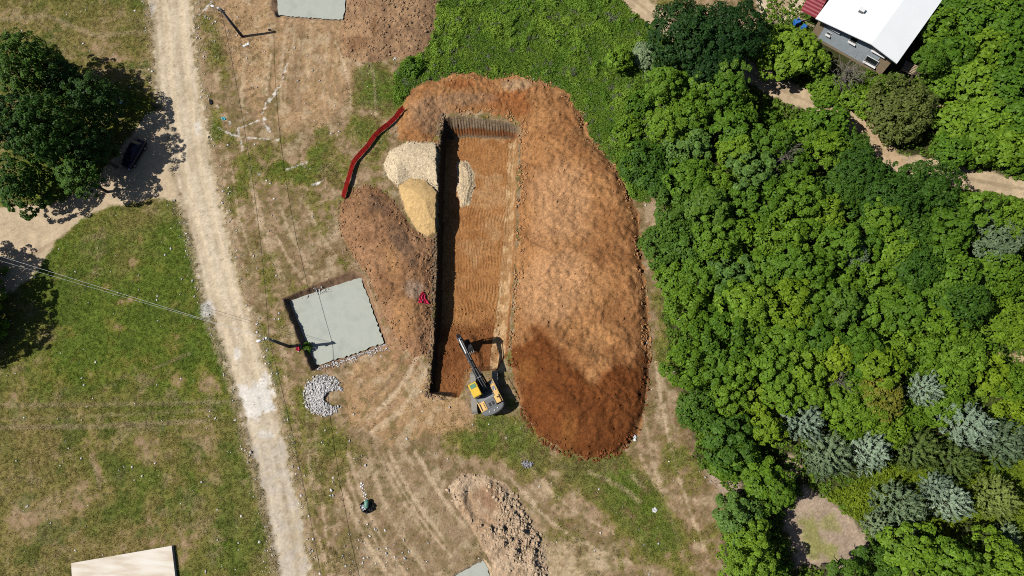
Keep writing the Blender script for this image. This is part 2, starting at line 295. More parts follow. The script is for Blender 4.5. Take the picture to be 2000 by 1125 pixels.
# wheel tracks and scraped lines in the bare soil
tr = np.random.default_rng(21)
for (xa, ya, xb, yb, cv, n_) in [(690, 880, 830, 1150, 18, 9), (840, 690, 700, 850, -20, 9), (600, 50, 590, 230, 6, 7), (650, 60, 690, 240, -14, 6), (540, 60, 520, 240, 10, 5), (470, 300, 540, 560, 14, 7), (560, 400, 640, 540, 10, 6), (620, 640, 660, 1140, 16, 6), (760, 850, 930, 1100, 16, 6), (1280, 680, 1400, 1120, 20, 7), (1000, 900, 1250, 1080, 30, 5), (920, 800, 760, 860, 14, 2)]:
    for q in range(n_):
        o_ = tr.uniform(-46, 46); dx_, dy_ = xb - xa, yb - ya; L_ = math.hypot(dx_, dy_); nx_, ny_ = -dy_ / L_, dx_ / L_; a0, a1 = tr.uniform(0, .35), tr.uniform(.6, 1.0)
        ln = [(xa + dx_ * t + nx_ * (o_ + cv * math.sin(3.1 * t)), ya + dy_ * t + ny_ * (o_ + cv * math.sin(3.1 * t))) for t in np.linspace(a0, a1, 6)]
        m_ = sst(tr.uniform(2.5, 6), .6, pl(ln, 20) + 6 * (N05 - .5) + 3 * (N02 - .5)) * tr.uniform(.3, .65) * (1 - .6 * k_g[..., 0]) * (PX > 400)
        lay((0.56, 0.43, 0.285) if tr.random() < .6 else (0.21, 0.14, 0.075), m_)
# white lime streaks and spilled mortar
lime = np.zeros(PX.shape)
for ln, wd_, s in [([(560, 125), (550, 165), (520, 200), (518, 210)], 2.2, .8), ([(545, 175), (522, 205)], 2, .6), ([(518, 205), (505, 235), (485, 243), (464, 252), (467, 262)], 1.8, .8), ([(515, 232), (522, 250), (527, 256)], 4, .95), ([(425, 250), (450, 262), (475, 268), (545, 274)], 1.8, .7), ([(471, 275), (474, 293)], 2.5, .8), ([(558, 332), (575, 325), (598, 318)], 3, .7), ([(592, 325), (606, 330)], 2, .6), ([(612, 362), (630, 354)], 4, .9), ([(424, 207), (435, 218)], 1.5, .8), ([(445, 234), (452, 243)], 1.6, .8), ([(505, 338), (507, 342)], 3, .7), ([(376, 38), (400, 18), (412, 4)], 3.5, .7), ([(376, 40), (380, 30)], 2, .6)]:
    lime = np.maximum(lime, s * sst(wd_ * .8, wd_ * .25, pl(ln) + 5 * (N02 - .5) + 3 * (N05 - .5)) * sst(.30, .46, NC))
lay((0.72, 0.70, 0.66), lime)
# undergrowth and wood floor
lay((0.05, 0.095, 0.018), rag(s_we, 5, 12), .4, N05)
lay((0.14, 0.085, 0.06), 0.9 * rag(sd([(935, 128), (960, 112), (985, 122), (970, 135), (945, 138)]), 3, 4), .3, N05)
lay((0.055, 0.06, 0.02), rag(s_wd, 8, 14), .5, N1)
lay((0.10, 0.15, 0.02), 0.9 * rag(s_be, 8, 10), .5, N1)
lay((0.46, 0.34, 0.20), 0.9 * rag(sd([(1930, 680), (1960, 690), (2060, 675), (2060, 700), (1960, 712), (1925, 705)]), 4, 8), .3, N05)
lay((0.46, 0.34, 0.20), 0.85 * rag(sd([(1815, 180), (1870, 182), (1905, 215), (1890, 300), (1860, 290), (1830, 210)]), 4, 8), .3, N05)
lay((0.42, 0.32, 0.24), 0.9 * rag(s_cl, 8, 10), .25, N1)
lay((0.22, 0.24, 0.045), 0.7 * rag(sd([(1560, 1010), (1590, 1005), (1610, 1060), (1640, 1070), (1630, 1095), (1580, 1085)]), 8, 18, N1), .3, N05)
lay((0.22, 0.24, 0.045), 0.6 * rag(sd([(1600, 1000), (1625, 1005), (1640, 1040), (1605, 1040)]), 8, 14, N1), .3, N05)
lay((0.40, 0.31, 0.22), 0.85 * rag(sd([(1540, 880), (1565, 900), (1570, 925), (1545, 935), (1530, 905)]), 5, 8), .3, N05)
lay((0.44, 0.34, 0.26), 0.8 * rag(sd([(1378, 918), (1420, 925), (1452, 945), (1440, 970), (1410, 965), (1385, 940)]), 5, 8), .3, N05)
lay((0.40, 0.30, 0.20), 0.8 * rag(sd([(1258, 395), (1290, 388), (1285, 420), (1262, 440)]), 4, 7), .3, N05)
lay((0.62, 0.50, 0.36), rag(sd([(1480, -60), (1600, -60), (1560, 46), (1500, 46), (1482, 20)]), 4, 6), .2, N1)
lay((0.30, 0.22, 0.12), .7 * rag(sd([(1525, -10), (1555, -20), (1530, 25), (1500, 40), (1490, 30)]), 4, 10), .2, N1)
k_tr = rag(20 - d_tr, 4, 8)
lay((0.50, 0.385, 0.25), k_tr, .25, N1); lay((0.30, 0.23, 0.14), .6 * k_tr * sst(5, 2, d_tr + 4 * (N1 - .5)), .3, N05)
lay((0.50, 0.36, 0.22), .9 * rag(sd([(1672, 240), (1700, 236), (1725, 262), (1770, 320), (1745, 325), (1700, 275)]), 4, 6), .25, N1)
# road and side road
k_rd = rag(s_road - 2 - 3 * sst(700, 1000, PY), 5, 17, N05 * .65 + N1 * .35); k_sd = rag(s_side, 4, 6)
lay((0.40, 0.30, 0.19), .6 * rag(s_road + 10, 7, 8), .3, N05)
lay((0.53, 0.42, 0.285), k_sd, .2, N1); lay((0.34, 0.245, 0.16), .55 * k_sd * sst(5, 2, pl([(60, 500), (140, 450), (230, 412)]) + 5 * (N1 - .5)))
lay((0.60, 0.505, 0.375), k_rd, .16, N1)
for ln, s in [([(318, 0), (330, 150), (355, 330), (395, 480), (432, 620), (462, 740)], .35), ([(350, 0), (365, 180), (390, 330), (425, 470), (465, 620), (500, 740)], .35)]:
    lay((0.64, 0.52, 0.36), s * 1.5 * k_rd * sst(12, 4, pl(ln) + 9 * (N1 - .5)))
lay((0.40, 0.315, 0.205), .5 * k_rd * sst(.5, .66, fbm(X * .97 + Y * .24, (Y * .97 - X * .24) * .25, 1.2, 4, 95)))
lay((0.37, 0.29, 0.175), .6 * k_rd * sst(7, 1, np.abs(s_road - 4) + 8 * (N05 - .5)))
lay((0.49, 0.44, 0.375), 0.7 * k_rd * sst(800, 860, PY + 40 * (N3 - .5)) * sst(.3, .65, N1))
whitep = sst(.44, .60, .45 * N1 + .55 * fbm(X * .96 + Y * .28, (Y * .96 - X * .28) * .35, .8, 4, 111) + 0.9 * np.clip(ell(500, 775, 60, 75, 20), 0, 1) - 0.35) * (ell(500, 770, 75, 105, 20) > 0) * k_rd
lay((0.74, 0.72, 0.69), np.clip(whitep, 0, 1) * .7)
for a, b, rx, ry, s in [(405, 605, 20, 26, .75), (385, 250, 9, 20, .5), (463, 690, 10, 22, .6), (525, 795, 18, 14, .9), (297, 15, 8, 18, .4), (515, 850, 26, 14, .5)]:
    lay((0.66, 0.64, 0.61), s * sst(.1, .6, ell(a, b, rx, ry) + .7 * (N05 - .5)), .2, N05)
peb = (N02 > 0.74) & (k_rd > .5); lay((0.34, 0.27, 0.19), .5 * peb)
Z += -0.10 * sst(-4, 8, s_road) + 0.03 * (N05 - .5) * (k_rd < .5)
for ln, s in [([(318, 0), (330, 150), (355, 330), (395, 480), (432, 620), (462, 740), (520, 960), (565, 1200)], .05), ([(350, 0), (365, 180), (390, 330), (425, 470), (465, 620), (500, 740), (560, 960), (600, 1200)], .05)]:
    Z -= s * sst(9, 3, pl(ln))

# ---- heaps
CL = (fbm(X, Y, 0.45, 3, 40) - 0.5); CR = np.abs(fbm(X, Y, 1.3, 4, 44) - 0.5) * 2; BIG = fbm(X, Y, 4.5, 4, 50) - .5
def heap(s, H, wdt, clod=.12, ridge=.25, und=.5):
    d = np.clip(s, 0, None)
    return (H * (1 - np.exp(-(d / wdt) ** 1.15)) + und * BIG * sst(0, 30, d) - ridge * (0.4 - CR) * sst(0, 14, d) + clod * CL * 2 * sst(-2, 4, s))
m_sp = s_sp > (NC - .5) * 9 + (N3 - .5) * 18 + (N02 - .5) * 8
Hs = 0.7 + 0.65 * sst(1010, 1090, PX) * sst(150, 320, PY)
hsp = heap(s_sp, Hs * .9, 15, .16, .42, .18)
loads = np.zeros(PX.shape); ltone = np.ones(PX.shape)
lr = np.random.default_rng(3)
for q in range(150):
    a_, b_ = lr.uniform(790, 1260), lr.uniform(150, 880); r_ = lr.uniform(12, 40); h_ = lr.uniform(.08, .32); t_ = lr.uniform(.93, 1.06)
    if a_ < 1040 and b_ > 235: continue
    i0, i1 = np.searchsorted(ys, at(a_, b_ + 60).y), np.searchsorted(ys, at(a_, b_ - 60).y); j0, j1 = np.searchsorted(xs, at(a_ - 60, b_).x), np.searchsorted(xs, at(a_ + 60, b_).x)
    e_ = lr.uniform(.6, 1.0); an = lr.uniform(0, 3.14); du = (PX[i0:i1, j0:j1] - a_); dv = (PY[i0:i1, j0:j1] - b_)
    dd_ = np.sqrt((du * math.cos(an) + dv * math.sin(an)) ** 2 + ((dv * math.cos(an) - du * math.sin(an)) / e_) ** 2) / r_ + .5 * (N1[i0:i1, j0:j1] - .5)
    bump_ = h_ * np.clip(1 - dd_, 0, 1) ** .85
    w_ = (bump_ > loads[i0:i1, j0:j1]); loads[i0:i1, j0:j1] = np.maximum(loads[i0:i1, j0:j1], bump_); ltone[i0:i1, j0:j1] = np.where(w_, t_, ltone[i0:i1, j0:j1])
hsp += loads * sst(2, 20, s_sp)
cone = np.clip(1 - np.sqrt(((PX - 1135) / 125) ** 2 + ((PY - 775) / 120) ** 2), 0, 1)
hsp += .75 * sst(0, .8, cone) + .5 * (fbm(X * .9 + Y * .44, (Y * .9 - X * .44) * .3, 1.6, 4, 88) - .5) * .4 * sst(4, 30, s_sp)
hsp += .3 * np.exp(-(pl([(1060, 640), (1120, 690), (1180, 720), (1250, 730)], 60) / 14) ** 2)
hsp -= .25 * np.exp(-(pl([(1050, 640), (1100, 700), (1160, 740)], 60) / 10) ** 2)
Z = np.where(m_sp, Z + np.maximum(hsp, -.02), Z)
c_sp = mix3((0.50, 0.262, 0.115), (0.36, 0.172, 0.07), sst(.35, .65, N3 * .6 + N1 * .4))
c_sp = mix3(c_sp, (0.60, 0.345, 0.18), .9 * sst(.0, .55, np.maximum(ell(1085, 560, 95, 100), ell(1095, 400, 80, 100)) + .8 * (N3 - .5)))
c_sp = mix3(c_sp, (0.38, 0.145, 0.05), .75 * sst(.2, .75, np.maximum(np.maximum(ell(900, 165, 60, 22), ell(990, 195, 70, 22, -8)), ell(1010, 215, 40, 20)) + 1.1 * (N1 - .4)))
c_sp = mix3(c_sp, (0.52, 0.36, 0.22), .8 * sst(.1, .6, ell(1010, 165, 50, 20, -10) + .9 * (N1 - .5)))
c_sp = mix3(c_sp, (0.36, 0.23, 0.145), .7 * sst(.1, .6, np.maximum(ell(850, 225, 70, 50), ell(905, 195, 90, 20)) + .9 * (N1 - .5)))
c_sp = mix3(c_sp, (0.30, 0.14, 0.06), .45 * sst(.1, .6, np.maximum(ell(1190, 500, 60, 30), ell(1230, 650, 40, 110)) + .8 * (N1 - .5)))
damp = np.maximum.reduce([sd([(1000, 700), (1060, 655), (1110, 700), (1150, 745), (1210, 715), (1262, 690), (1275, 800), (1240, 870), (1150, 905), (1050, 860), (1010, 800)], 40), 18 - pl([(1010, 690), (1050, 665), (1090, 695)], 60)])
c_sp = mix3(c_sp, mix3((0.215, 0.072, 0.02), (0.16, 0.05, 0.014), N1), .93 * sst(-14, 16, damp + 46 * (N3 - .5) + 22 * (N1 - .5)))
c_sp = mix3(c_sp, (0.30, 0.125, 0.038), .75 * sst(.15, .7, np.maximum(ell(1030, 725, 30, 36), ell(1110, 840, 30, 70)) + .8 * (N1 - .5)))
RAKE = fbm(X * .55 + Y * .83, (Y * .55 - X * .83) * .10, .42, 3, 105)
c_sp *= (.80 + .40 * RAKE)[..., None]
c_sp *= np.array((.90, .86, .80)) * ltone[..., None]
SST = fbm(X * .9 + Y * .44, (Y * .9 - X * .44) * .3, 1.1, 4, 85)
c_sp *= ((0.76 + 0.36 * N02) * (.93 + .14 * SST))[..., None]
COLR[m_sp] = c_sp[m_sp]

m_br = (s_br > (NC - .5) * 8)
Z = np.where(m_br, Z + np.maximum(heap(s_br, 0.95, 20, .16, .35, .6), -.02), Z)
c_br = mix3((0.37, 0.205, 0.108), (0.26, 0.135, 0.066), sst(.35, .65, N1 * .5 + N3 * .5))
c_br = mix3(c_br, (0.42, 0.225, 0.10), .8 * sst(.1, .7, np.maximum(ell(770, 515, 26, 50, -20), ell(790, 620, 40, 60)) + .8 * (N1 - .5)))
c_br = mix3(c_br, (0.14, 0.09, 0.06), .7 * sst(.1, .6, np.maximum(ell(735, 400, 40, 22, 40), ell(790, 480, 24, 60, -30)) + .9 * (N1 - .5)))
c_br = mix3(c_br, (0.36, 0.27, 0.20), .7 * sst(.1, .6, ell(815, 565, 30, 26) + .9 * (N1 - .5)))
c_br *= (0.78 + 0.44 * N02)[..., None]
COLR[m_br] = c_br[m_br]

m_top = (s_top > (NC - .5) * 8)
Z = np.where(m_top, Z + np.maximum(heap(s_top, 1.2, 26, .14, .3, .5), -.02), Z)
c_top = mix3((0.40, 0.25, 0.14), (0.29, 0.175, 0.10), sst(.35, .65, N1 * .5 + N3 * .5))
c_top = mix3(c_top, (0.22, 0.115, 0.055), .7 * sst(.1, .6, np.maximum(ell(705, 90, 40, 26), ell(735, 60, 8, 50, 10)) + .9 * (N1 - .5)))
c_top *= (0.8 + 0.4 * N02)[..., None]
COLR[m_top] = c_top[m_top]

m_mo = (s_mo > (NC - .5) * 10)
hm = heap(s_mo, 0.45, 12, .2, .25, .2)
crust = sst(-.1, .5, ell(1010, 1040, 46, 120, -28) + .8 * (N3 - .5))
hm += crust * (.45 * np.maximum(fbm(X, Y, 0.9, 3, 60) - .45, 0) * 3 + .15 * CL * 2)
hm -= 0.95 * sst(.0, .8, ell(940, 985, 36, 66, -30)) + .5 * sst(.2, .8, ell(990, 1030, 8, 12))
Z = np.where(m_mo, Z + np.maximum(hm, -.15), Z)
c_mo = mix3((0.56, 0.42, 0.285), (0.44, 0.31, 0.20), sst(.35, .65, N1 * .6 + N3 * .4))
c_mo = mix3(c_mo, (0.46, 0.30, 0.18), .7 * sst(.1, .6, ell(925, 1000, 30, 80, -35) + .6 * (N1 - .5)))
c_mo = mix3(c_mo, (0.30, 0.175, 0.10), .8 * sst(.1, .6, ell(955, 975, 30, 50, -30) + .8 * (N1 - .5)))
c_mo *= (0.78 + 0.44 * N02)[..., None]
COLR[m_mo] = c_mo[m_mo]

grain = (rng.random(PX.shape) - .5)
m_gr = s_gr > (NC - .5) * 4
Z = np.where(m_gr, np.maximum(Z, 0) + heap(sd([(q + 26 if q > 845 else q, r) for q, r in GRAV]), 1.35, 24, .03, .0, .05) + .025 * grain * (s_gr > 3), Z)
c_gr = mix3((0.84, 0.69, 0.48), (0.74, 0.59, 0.39), N05) * (0.9 + 0.35 * grain[..., None])
COLR[m_gr] = c_gr[m_gr]
m_sa = (s_sa > (NC - .5) * 4) & ~m_gr
Z = np.where(m_sa, np.maximum(Z * .4, 0) + heap(sd([(q + 22 if q > 845 else q, r) for q, r in SAND]), 1.4, 26, .03, .0, .1), Z)
c_sa = mix3((0.60, 0.41, 0.19), (0.50, 0.335, 0.15), N1) * (0.93 + 0.2 * N02[..., None])
COLR[m_sa] = c_sa[m_sa]
rough_s = m_sa & (PY > 408 + 20 * (N1 - .5)); Z = np.where(rough_s, Z + .12 * CL * 2, Z)

# ---- pit cut down into the land
top_in = s_pit + 2.2 * (N05 - .5) * 2
t_p = np.where(top_in > 0, top_in / (top_in + np.maximum(-s_pitf, 0) + 1e-6), 0)
depth = 2.5 - 1.15 * sst(600, 700, PY + 20 * (N3 - .5))
m_pit = top_in > 0
northwall = sst(262, 250, PY) * m_pit
wall_g = np.sin(PX * 2 * math.pi / 5.6 + 2.0 * N1) * .11 * np.sin(math.pi * np.clip(t_p, 0, 1)) * northwall
wob = PY + 10 * np.sin(PX / 24.0 + 1) + 14 * (fbm(X, Y, 3, 3, 72) - .5); pas = np.floor(wob / 21.0).astype(int); prng = np.random.default_rng(8)
ph_ = prng.random(400) * 6.28; am_ = .35 + .9 * prng.random(400); wl_ = 5.4 + 2.2 * prng.random(400); sl_ = prng.uniform(-.35, .35, 400); pk = np.clip(pas, 0, 399)
fr_ = wob / 21.0 - pas
teeth = np.sin((PX + sl_[pk] * fr_ * 21 + 6 * (fbm(X, Y, 2, 2, 70) - .5)) * 2 * math.pi / wl_[pk] + ph_[pk]) * .045 * am_[pk] * sst(.38, .58, fbm(X, Y, 1.6, 3, 75)) + .05 * fr_ * am_[pk]
zf = -depth + (s_pitf > 0) * (teeth * (PY < 640) + .10 * CL * 2 * sst(600, 660, PY) + .03 * CL) + .12 * BIG
zf = zf + .35 * sst(15, 3, pl([(912, 660), (925, 690), (930, 712)], 40) + 6 * (N05 - .5))
bench = np.where(t_p < 1, t_p, 1.0)
Zrim = np.clip(Z, -.1, .25)
Z = np.where(m_pit, Zrim * (1 - bench) + zf * bench + wall_g, Z)
s_spl2 = s_spl + 6 * (N05 - .5)
c_pf = mix3((0.40, 0.192, 0.072), (0.31, 0.135, 0.046), sst(.35, .65, N1 * .5 + N3 * .5))
c_pf = mix3(c_pf, (0.54, 0.33, 0.16), .6 * sst(.45, .7, N3 + .2 * ell(960, 420, 40, 120)))
c_pf = mix3(c_pf, mix3((0.205, 0.078, 0.026), (0.15, 0.052, 0.017), N1), .92 * sst(600, 655, PY + 60 * (N3 - .5)))
c_pf = mix3(c_pf, (0.28, 0.115, 0.042), .6 * sst(540, 600, PY) * sst(.45, .65, N3))
c_pf = mix3(c_pf, (0.30, 0.19, 0.085), .6 * sst(.1, .6, ell(915, 735, 20, 22) + .7 * (N05 - .5)))
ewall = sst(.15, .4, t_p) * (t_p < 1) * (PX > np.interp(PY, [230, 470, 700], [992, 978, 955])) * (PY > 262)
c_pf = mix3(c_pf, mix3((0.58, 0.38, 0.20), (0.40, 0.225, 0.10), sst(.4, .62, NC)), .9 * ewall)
nw = northwall * (t_p < .999)
c_pf = mix3(c_pf, mix3((0.30, 0.225, 0.15), (0.20, 0.14, 0.085), N05), nw * .95)
c_pf = mix3(c_pf, (0.23, 0.085, 0.028), .9 * nw * sst(.45, .6, t_p + .25 * (N1 - .5)) * sst(.92, .8, t_p))
c_pf = mix3(c_pf, (0.075, 0.05, 0.032), .95 * (t_p < .999) * (PX < 880) )  # west wall: shade painted into the soil colour, near black
c_pf *= (0.82 + 0.36 * N02)[..., None]
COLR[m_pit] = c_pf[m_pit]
m_spl = m_pit & (s_spl2 > 0) & (PX > 870)
Z = np.where(m_spl, Z + .35 * sst(0, 12, s_spl2) + .05 * grain + .08 * CL, Z)
c_sl = mix3((0.84, 0.68, 0.46), (0.66, 0.50, 0.31), N05) * (0.85 + 0.5 * grain[..., None])
COLR[m_spl] = c_sl[m_spl]

# ---- shallow recesses for the concrete bases
def recess(top, flo, dep, dirt):
    global Z
    a = sd(top) + 3.0 * (N05 - .5) * 2; b = sd(flo, 90)
    t = np.where(a > 0, a / (a + np.maximum(-b, 0) + 1e-6), 0)
    Z = np.where(a > 0, np.clip(Z, -.1, .3) * (1 - t) + (-dep) * t, Z)
    lay(dirt, (a > 0) * 1.0, .35, N05)
    return a > 0
REC_MAIN = recess([(551, 583), (600, 562), (640, 545), (690, 528), (714, 540), (735, 605), (760, 668), (740, 684), (690, 702), (650, 720), (608, 726), (585, 670)], [(560, 585), (700, 540), (749, 668), (614, 715)], 1.3, (0.30, 0.185, 0.11))
REC_TOP = recess([(531, -60), (690, -60), (678, 20), (672, 40), (600, 38), (540, 32), (529, 18)], [(538, -60), (676, -60), (671, 36), (543, 30)], .8, (0.36, 0.23, 0.14))
REC_BOT = recess([(860, 1140), (905, 1112), (944, 1090), (958, 1108), (975, 1200), (860, 1200)], [(872, 1135), (943, 1096), (955, 1120), (962, 1200), (872, 1200)], .45, (0.44, 0.33, 0.22))

# ---- split the grid into the ground, the roads, the pit and each heap
CLS = np.zeros(PX.shape, np.int32)
CLS[(k_sd > .5)] = 2; CLS[(k_rd > .5)] = 1; CLS[(k_tr > .5) & (PX > 1100)] = 3
CLS[m_br] = 6; CLS[m_top] = 7; CLS[m_mo] = 8; CLS[m_sp] = 5; CLS[m_gr] = 9; CLS[m_sa] = 10
CLS[m_pit] = 4; CLS[m_spl] = 11
CLS[REC_MAIN | REC_TOP | REC_BOT] = 0
fc = CLS[:-1, :-1]
idx = np.arange(NYg * NXg).reshape(NYg, NXg)
quads = np.stack([idx[:-1, :-1], idx[:-1, 1:], idx[1:, 1:], idx[1:, :-1]], -1)
grain = rng.random(PX.shape) - .5
soil = (CLS >= 4)
COLR *= (1 + grain * np.where(soil, .38, np.where(CLS == 0, .34, .22)))[..., None]
Z += (rng.random(PX.shape) - .5) * np.where(soil & (CLS != 10), .06, np.where(CLS == 0, .03, .008)) * (PX > -100)
COLR = np.clip(COLR, 0.005, 0.95)
P3 = np.stack([X, Y, Z], -1).reshape(-1, 3).astype(np.float32); C3 = COLR.reshape(-1, 3)
def hz(x, y):
    i = np.clip(np.searchsorted(xs, x) - 1, 0, NXg - 2); j = np.clip(np.searchsorted(ys, y) - 1, 0, NYg - 2)
    fx = np.clip((x - xs[i]) / (xs[i + 1] - xs[i]), 0, 1); fy = np.clip((y - ys[j]) / (ys[j + 1] - ys[j]), 0, 1)
    return (Z[j, i] * (1 - fx) + Z[j, i + 1] * fx) * (1 - fy) + (Z[j + 1, i] * (1 - fx) + Z[j + 1, i + 1] * fx) * fy

def raw_mesh(name, co, faces, cols=None, smooth=True, fcols=None):
    """Fast mesh from arrays (all faces with the same number of corners)."""
    me = bpy.data.meshes.new(name); k = faces.shape[1]
    me.vertices.add(len(co)); me.vertices.foreach_set('co', np.ascontiguousarray(co, np.float32).ravel())
    me.loops.add(faces.size); me.loops.foreach_set('vertex_index', np.ascontiguousarray(faces, np.int32).ravel())
    me.polygons.add(len(faces)); me.polygons.foreach_set('loop_start', np.arange(0, faces.size, k, dtype=np.int32))
    if smooth: me.polygons.foreach_set('use_smooth', np.ones(len(faces), bool))
    me.update(calc_edges=True)
    if cols is not None:
        a = me.attributes.new('col', 'FLOAT_COLOR', 'POINT')
        a.data.foreach_set('color', np.concatenate([cols, np.ones((len(cols), 1))], 1).astype(np.float32).ravel())
    if fcols is not None:
        a = me.attributes.new('col', 'FLOAT_COLOR', 'FACE')
        a.data.foreach_set('color', np.concatenate([fcols, np.ones((len(fcols), 1))], 1).astype(np.float32).ravel())
    return me
def link(name, me, mat, parent=None):
    o = bpy.data.objects.new(name, me); COL.objects.link(o)
    if mat: me.materials.append(mat)
    if parent: o.parent = parent
    return o
def patch(name, k, mat, origin=False):
    f = quads[fc == k]; u, inv = np.unique(f, return_inverse=True)
    co = P3[u]; off = np.zeros(3)
    if origin: off = np.array([co[:, 0].mean(), co[:, 1].mean(), 0.0])
    o = link(name, raw_mesh(name, co - off, inv.reshape(f.shape), C3[u]), mat); o.location = off
    return o
M_GROUND = earth('ground soil and grass', fine=(5.0, 1.5), amp=(.72, 1.30), bump=.5, dist=.10)
M_ROAD = earth('packed road dirt', fine=(5.0, 1.2), amp=(.86, 1.12), bump=.25, dist=.05)
M_SOIL = earth('loose soil', fine=(5.0, 1.6), amp=(.66, 1.3), bump=.8, dist=.16)
M_GRAVEL = earth('gravel', fine=(9.0, 3.0), amp=(.7, 1.25), bump=.9, dist=.12)
M_SAND = earth('sand', fine=(6.0, 1.5), amp=(.86, 1.14), bump=.35, dist=.06)
tag(patch('ground', 0, M_GROUND), kind='structure')
tag(patch('dirt_road', 1, M_ROAD), kind='structure')
tag(patch('side_road', 2, M_ROAD), kind='structure')
tag(patch('forest_track', 3, M_ROAD), kind='structure')
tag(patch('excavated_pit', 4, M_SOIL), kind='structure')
tag(patch('spoil_heap', 5, M_SOIL, True), 'largest red-brown spoil heap wrapping round the right side of the excavated pit', 'spoil heap', 'heaps of dug earth')
tag(patch('spoil_heap', 6, M_SOIL, True), 'dark brown cloddy spoil heap left of the pit below the yellow sand pile', 'spoil heap', 'heaps of dug earth')
tag(patch('spoil_heap', 7, M_SOIL, True), 'brown spoil heap right of the uppermost concrete slab beside green weeds', 'spoil heap', 'heaps of dug earth')
tag(patch('earth_mound', 8, M_SOIL, True), 'pale tan crusted earth mound with a hollow, by the lower concrete slab', 'earth mound', 'heaps of dug earth')
tag(patch('gravel_pile', 9, M_GRAVEL, True), 'pale cream gravel pile at the left edge of the pit above the yellow sand', 'gravel pile')
tag(patch('sand_pile', 10, M_SAND, True), 'yellow sand pile at the left edge of the pit below the cream gravel', 'sand pile')
tag(patch('spilled_gravel', 11, M_GRAVEL, True), 'cream gravel spilled onto the floor of the pit beside the black shadow', 'gravel pile')

# ------------------------------------------------------------------ mesh builder for made things
class MB:
    def __init__(s): s.v = []; s.f = []
    def add(s, vs, fs):
        k = len(s.v); s.v += [tuple(p) for p in vs]; s.f += [tuple(i + k for i in f) for f in fs]; return s
    def box(s, c, sz, rz=0.0, M=None, taper=1.0):
        hx, hy, hz_ = sz[0] / 2, sz[1] / 2, sz[2] / 2; vs = []
        for z, k in ((-hz_, 1), (hz_, taper)):
            for x, y in ((-hx, -hy), (hx, -hy), (hx, hy), (-hx, hy)):
                p = Vector((x * k, y * k, z)); p.rotate(Matrix.Rotation(rz, 3, 'Z')); p = p + Vector(c)
                vs.append(M @ p if M else p)
        return s.add(vs, [(3, 2, 1, 0), (4, 5, 6, 7), (0, 1, 5, 4), (1, 2, 6, 5), (2, 3, 7, 6), (3, 0, 4, 7)])
    def prism(s, poly, a, b, axis='x'):
        """poly of 2-D points swept from a to b along an axis."""
        n = len(poly); vs = []
        for t in (a, b):
            for p, q in poly: vs.append({'x': (t, p, q), 'y': (p, t, q), 'z': (p, q, t)}[axis])
        fs = [tuple(range(n))[::-1], tuple(range(n, 2 * n))] + [(i, (i + 1) % n, n + (i + 1) % n, n + i) for i in range(n)]
        return s.add(vs, fs)
    def tube(s, pts, r, n=8, cap=True):
        pts = [Vector(p) for p in pts]; rs = r if hasattr(r, '__len__') else [r] * len(pts); vs = []; prev = None
        for i, p in enumerate(pts):
            t = (pts[min(i + 1, len(pts) - 1)] - pts[max(i - 1, 0)]).normalized()
            u = t.orthogonal().normalized() if prev is None else (prev - t * prev.dot(t)).normalized()
            prev = u; v = t.cross(u)
            for k in range(n):
                a = 2 * math.pi * k / n; vs.append(p + (u * math.cos(a) + v * math.sin(a)) * rs[i])
        fs = [(i * n + k, i * n + (k + 1) % n, (i + 1) * n + (k + 1) % n, (i + 1) * n + k) for i in range(len(pts) - 1) for k in range(n)]
        if cap: fs += [tuple(range(n))[::-1], tuple(range((len(pts) - 1) * n, len(pts) * n))]
        return s.add(vs, fs)
    def build(s, name, mat, parent=None, bevel=0.0, smooth=False, loc=None):
        me = bpy.data.meshes.new(name); me.from_pydata(s.v, [], s.f); me.validate()
        bm = bmesh.new(); bm.from_mesh(me); bmesh.ops.recalc_face_normals(bm, faces=bm.faces[:])
        if bevel:
            ed = [e for e in bm.edges if len(e.link_faces) == 2 and e.calc_face_angle(0) > 0.5]
            bmesh.ops.bevel(bm, geom=ed, offset=bevel, segments=2, affect='EDGES', clamp_overlap=True)
        bm.to_mesh(me); bm.free()
        if smooth:
            for p in me.polygons: p.use_smooth = True
        o = link(name, me, mat, parent)
        if loc is not None: o.location = loc
        return o

M_CONC = NT('fresh concrete')
_t = M_CONC; _tc = _t.n('ShaderNodeTexCoord'); _n1 = _t.noise(.45, 4, .55, _tc.outputs['Object']); _n2 = _t.noise(6, 5, .7, _tc.outputs['Object'])
_r = _t.ramp(_n1.outputs[0], [(.32, (.37, .40, .355)), (.5, (.44, .465, .415)), (.7, (.40, .43, .385))]); _r2 = _t.ramp(_n2.outputs[0], [(.3, .94), (.7, 1.05)])
_t.l(_t.mul(_r.outputs[0], _r2.outputs[0]), _t.b.inputs['Base Color']); _t.b.inputs['Roughness'].default_value = .85; _t.bump(_n2.outputs[0], .12, .02)
M_CONC = _t.m
M_DARK = plain('black machine paint', (.018, .019, .021), .45, 0, .3); M_GREYM = plain('grey machine paint', (.14, .145, .155), .5, 0, .15)
M_STEEL = plain('worn track steel', (.30, .28, .25), .7, .3, .25, 6); M_YEL = plain('yellow cab paint', (.80, .52, .035), .4, 0, .06)
M_PYEL = plain('dusty yellow body paint', (.80, .50, .17), .5, 0, .10, 2); M_ROD = plain('polished rod', (.62, .63, .66), .25, .8, .05)
M_GLASSG = plain('green tinted glass', (.16, .32, .20), .15, 0, .2); M_GLASS = plain('dark glass', (.02, .025, .03), .1, 0, .2)
M_GREY2 = plain('pale grey tread plate', (.24, .245, .26), .6, 0, .12, 8)
M_POLE = plain('weathered pole', (.16, .145, .13), .8, 0, .2, 5, .2); M_WHITE = plain('white enamel', (.78, .79, .80), .5, 0, .05)
M_CABLE = plain('black cable', (.012, .012, .014), .6); M_LCABLE = plain('pale cable', (.55, .56, .58), .6)
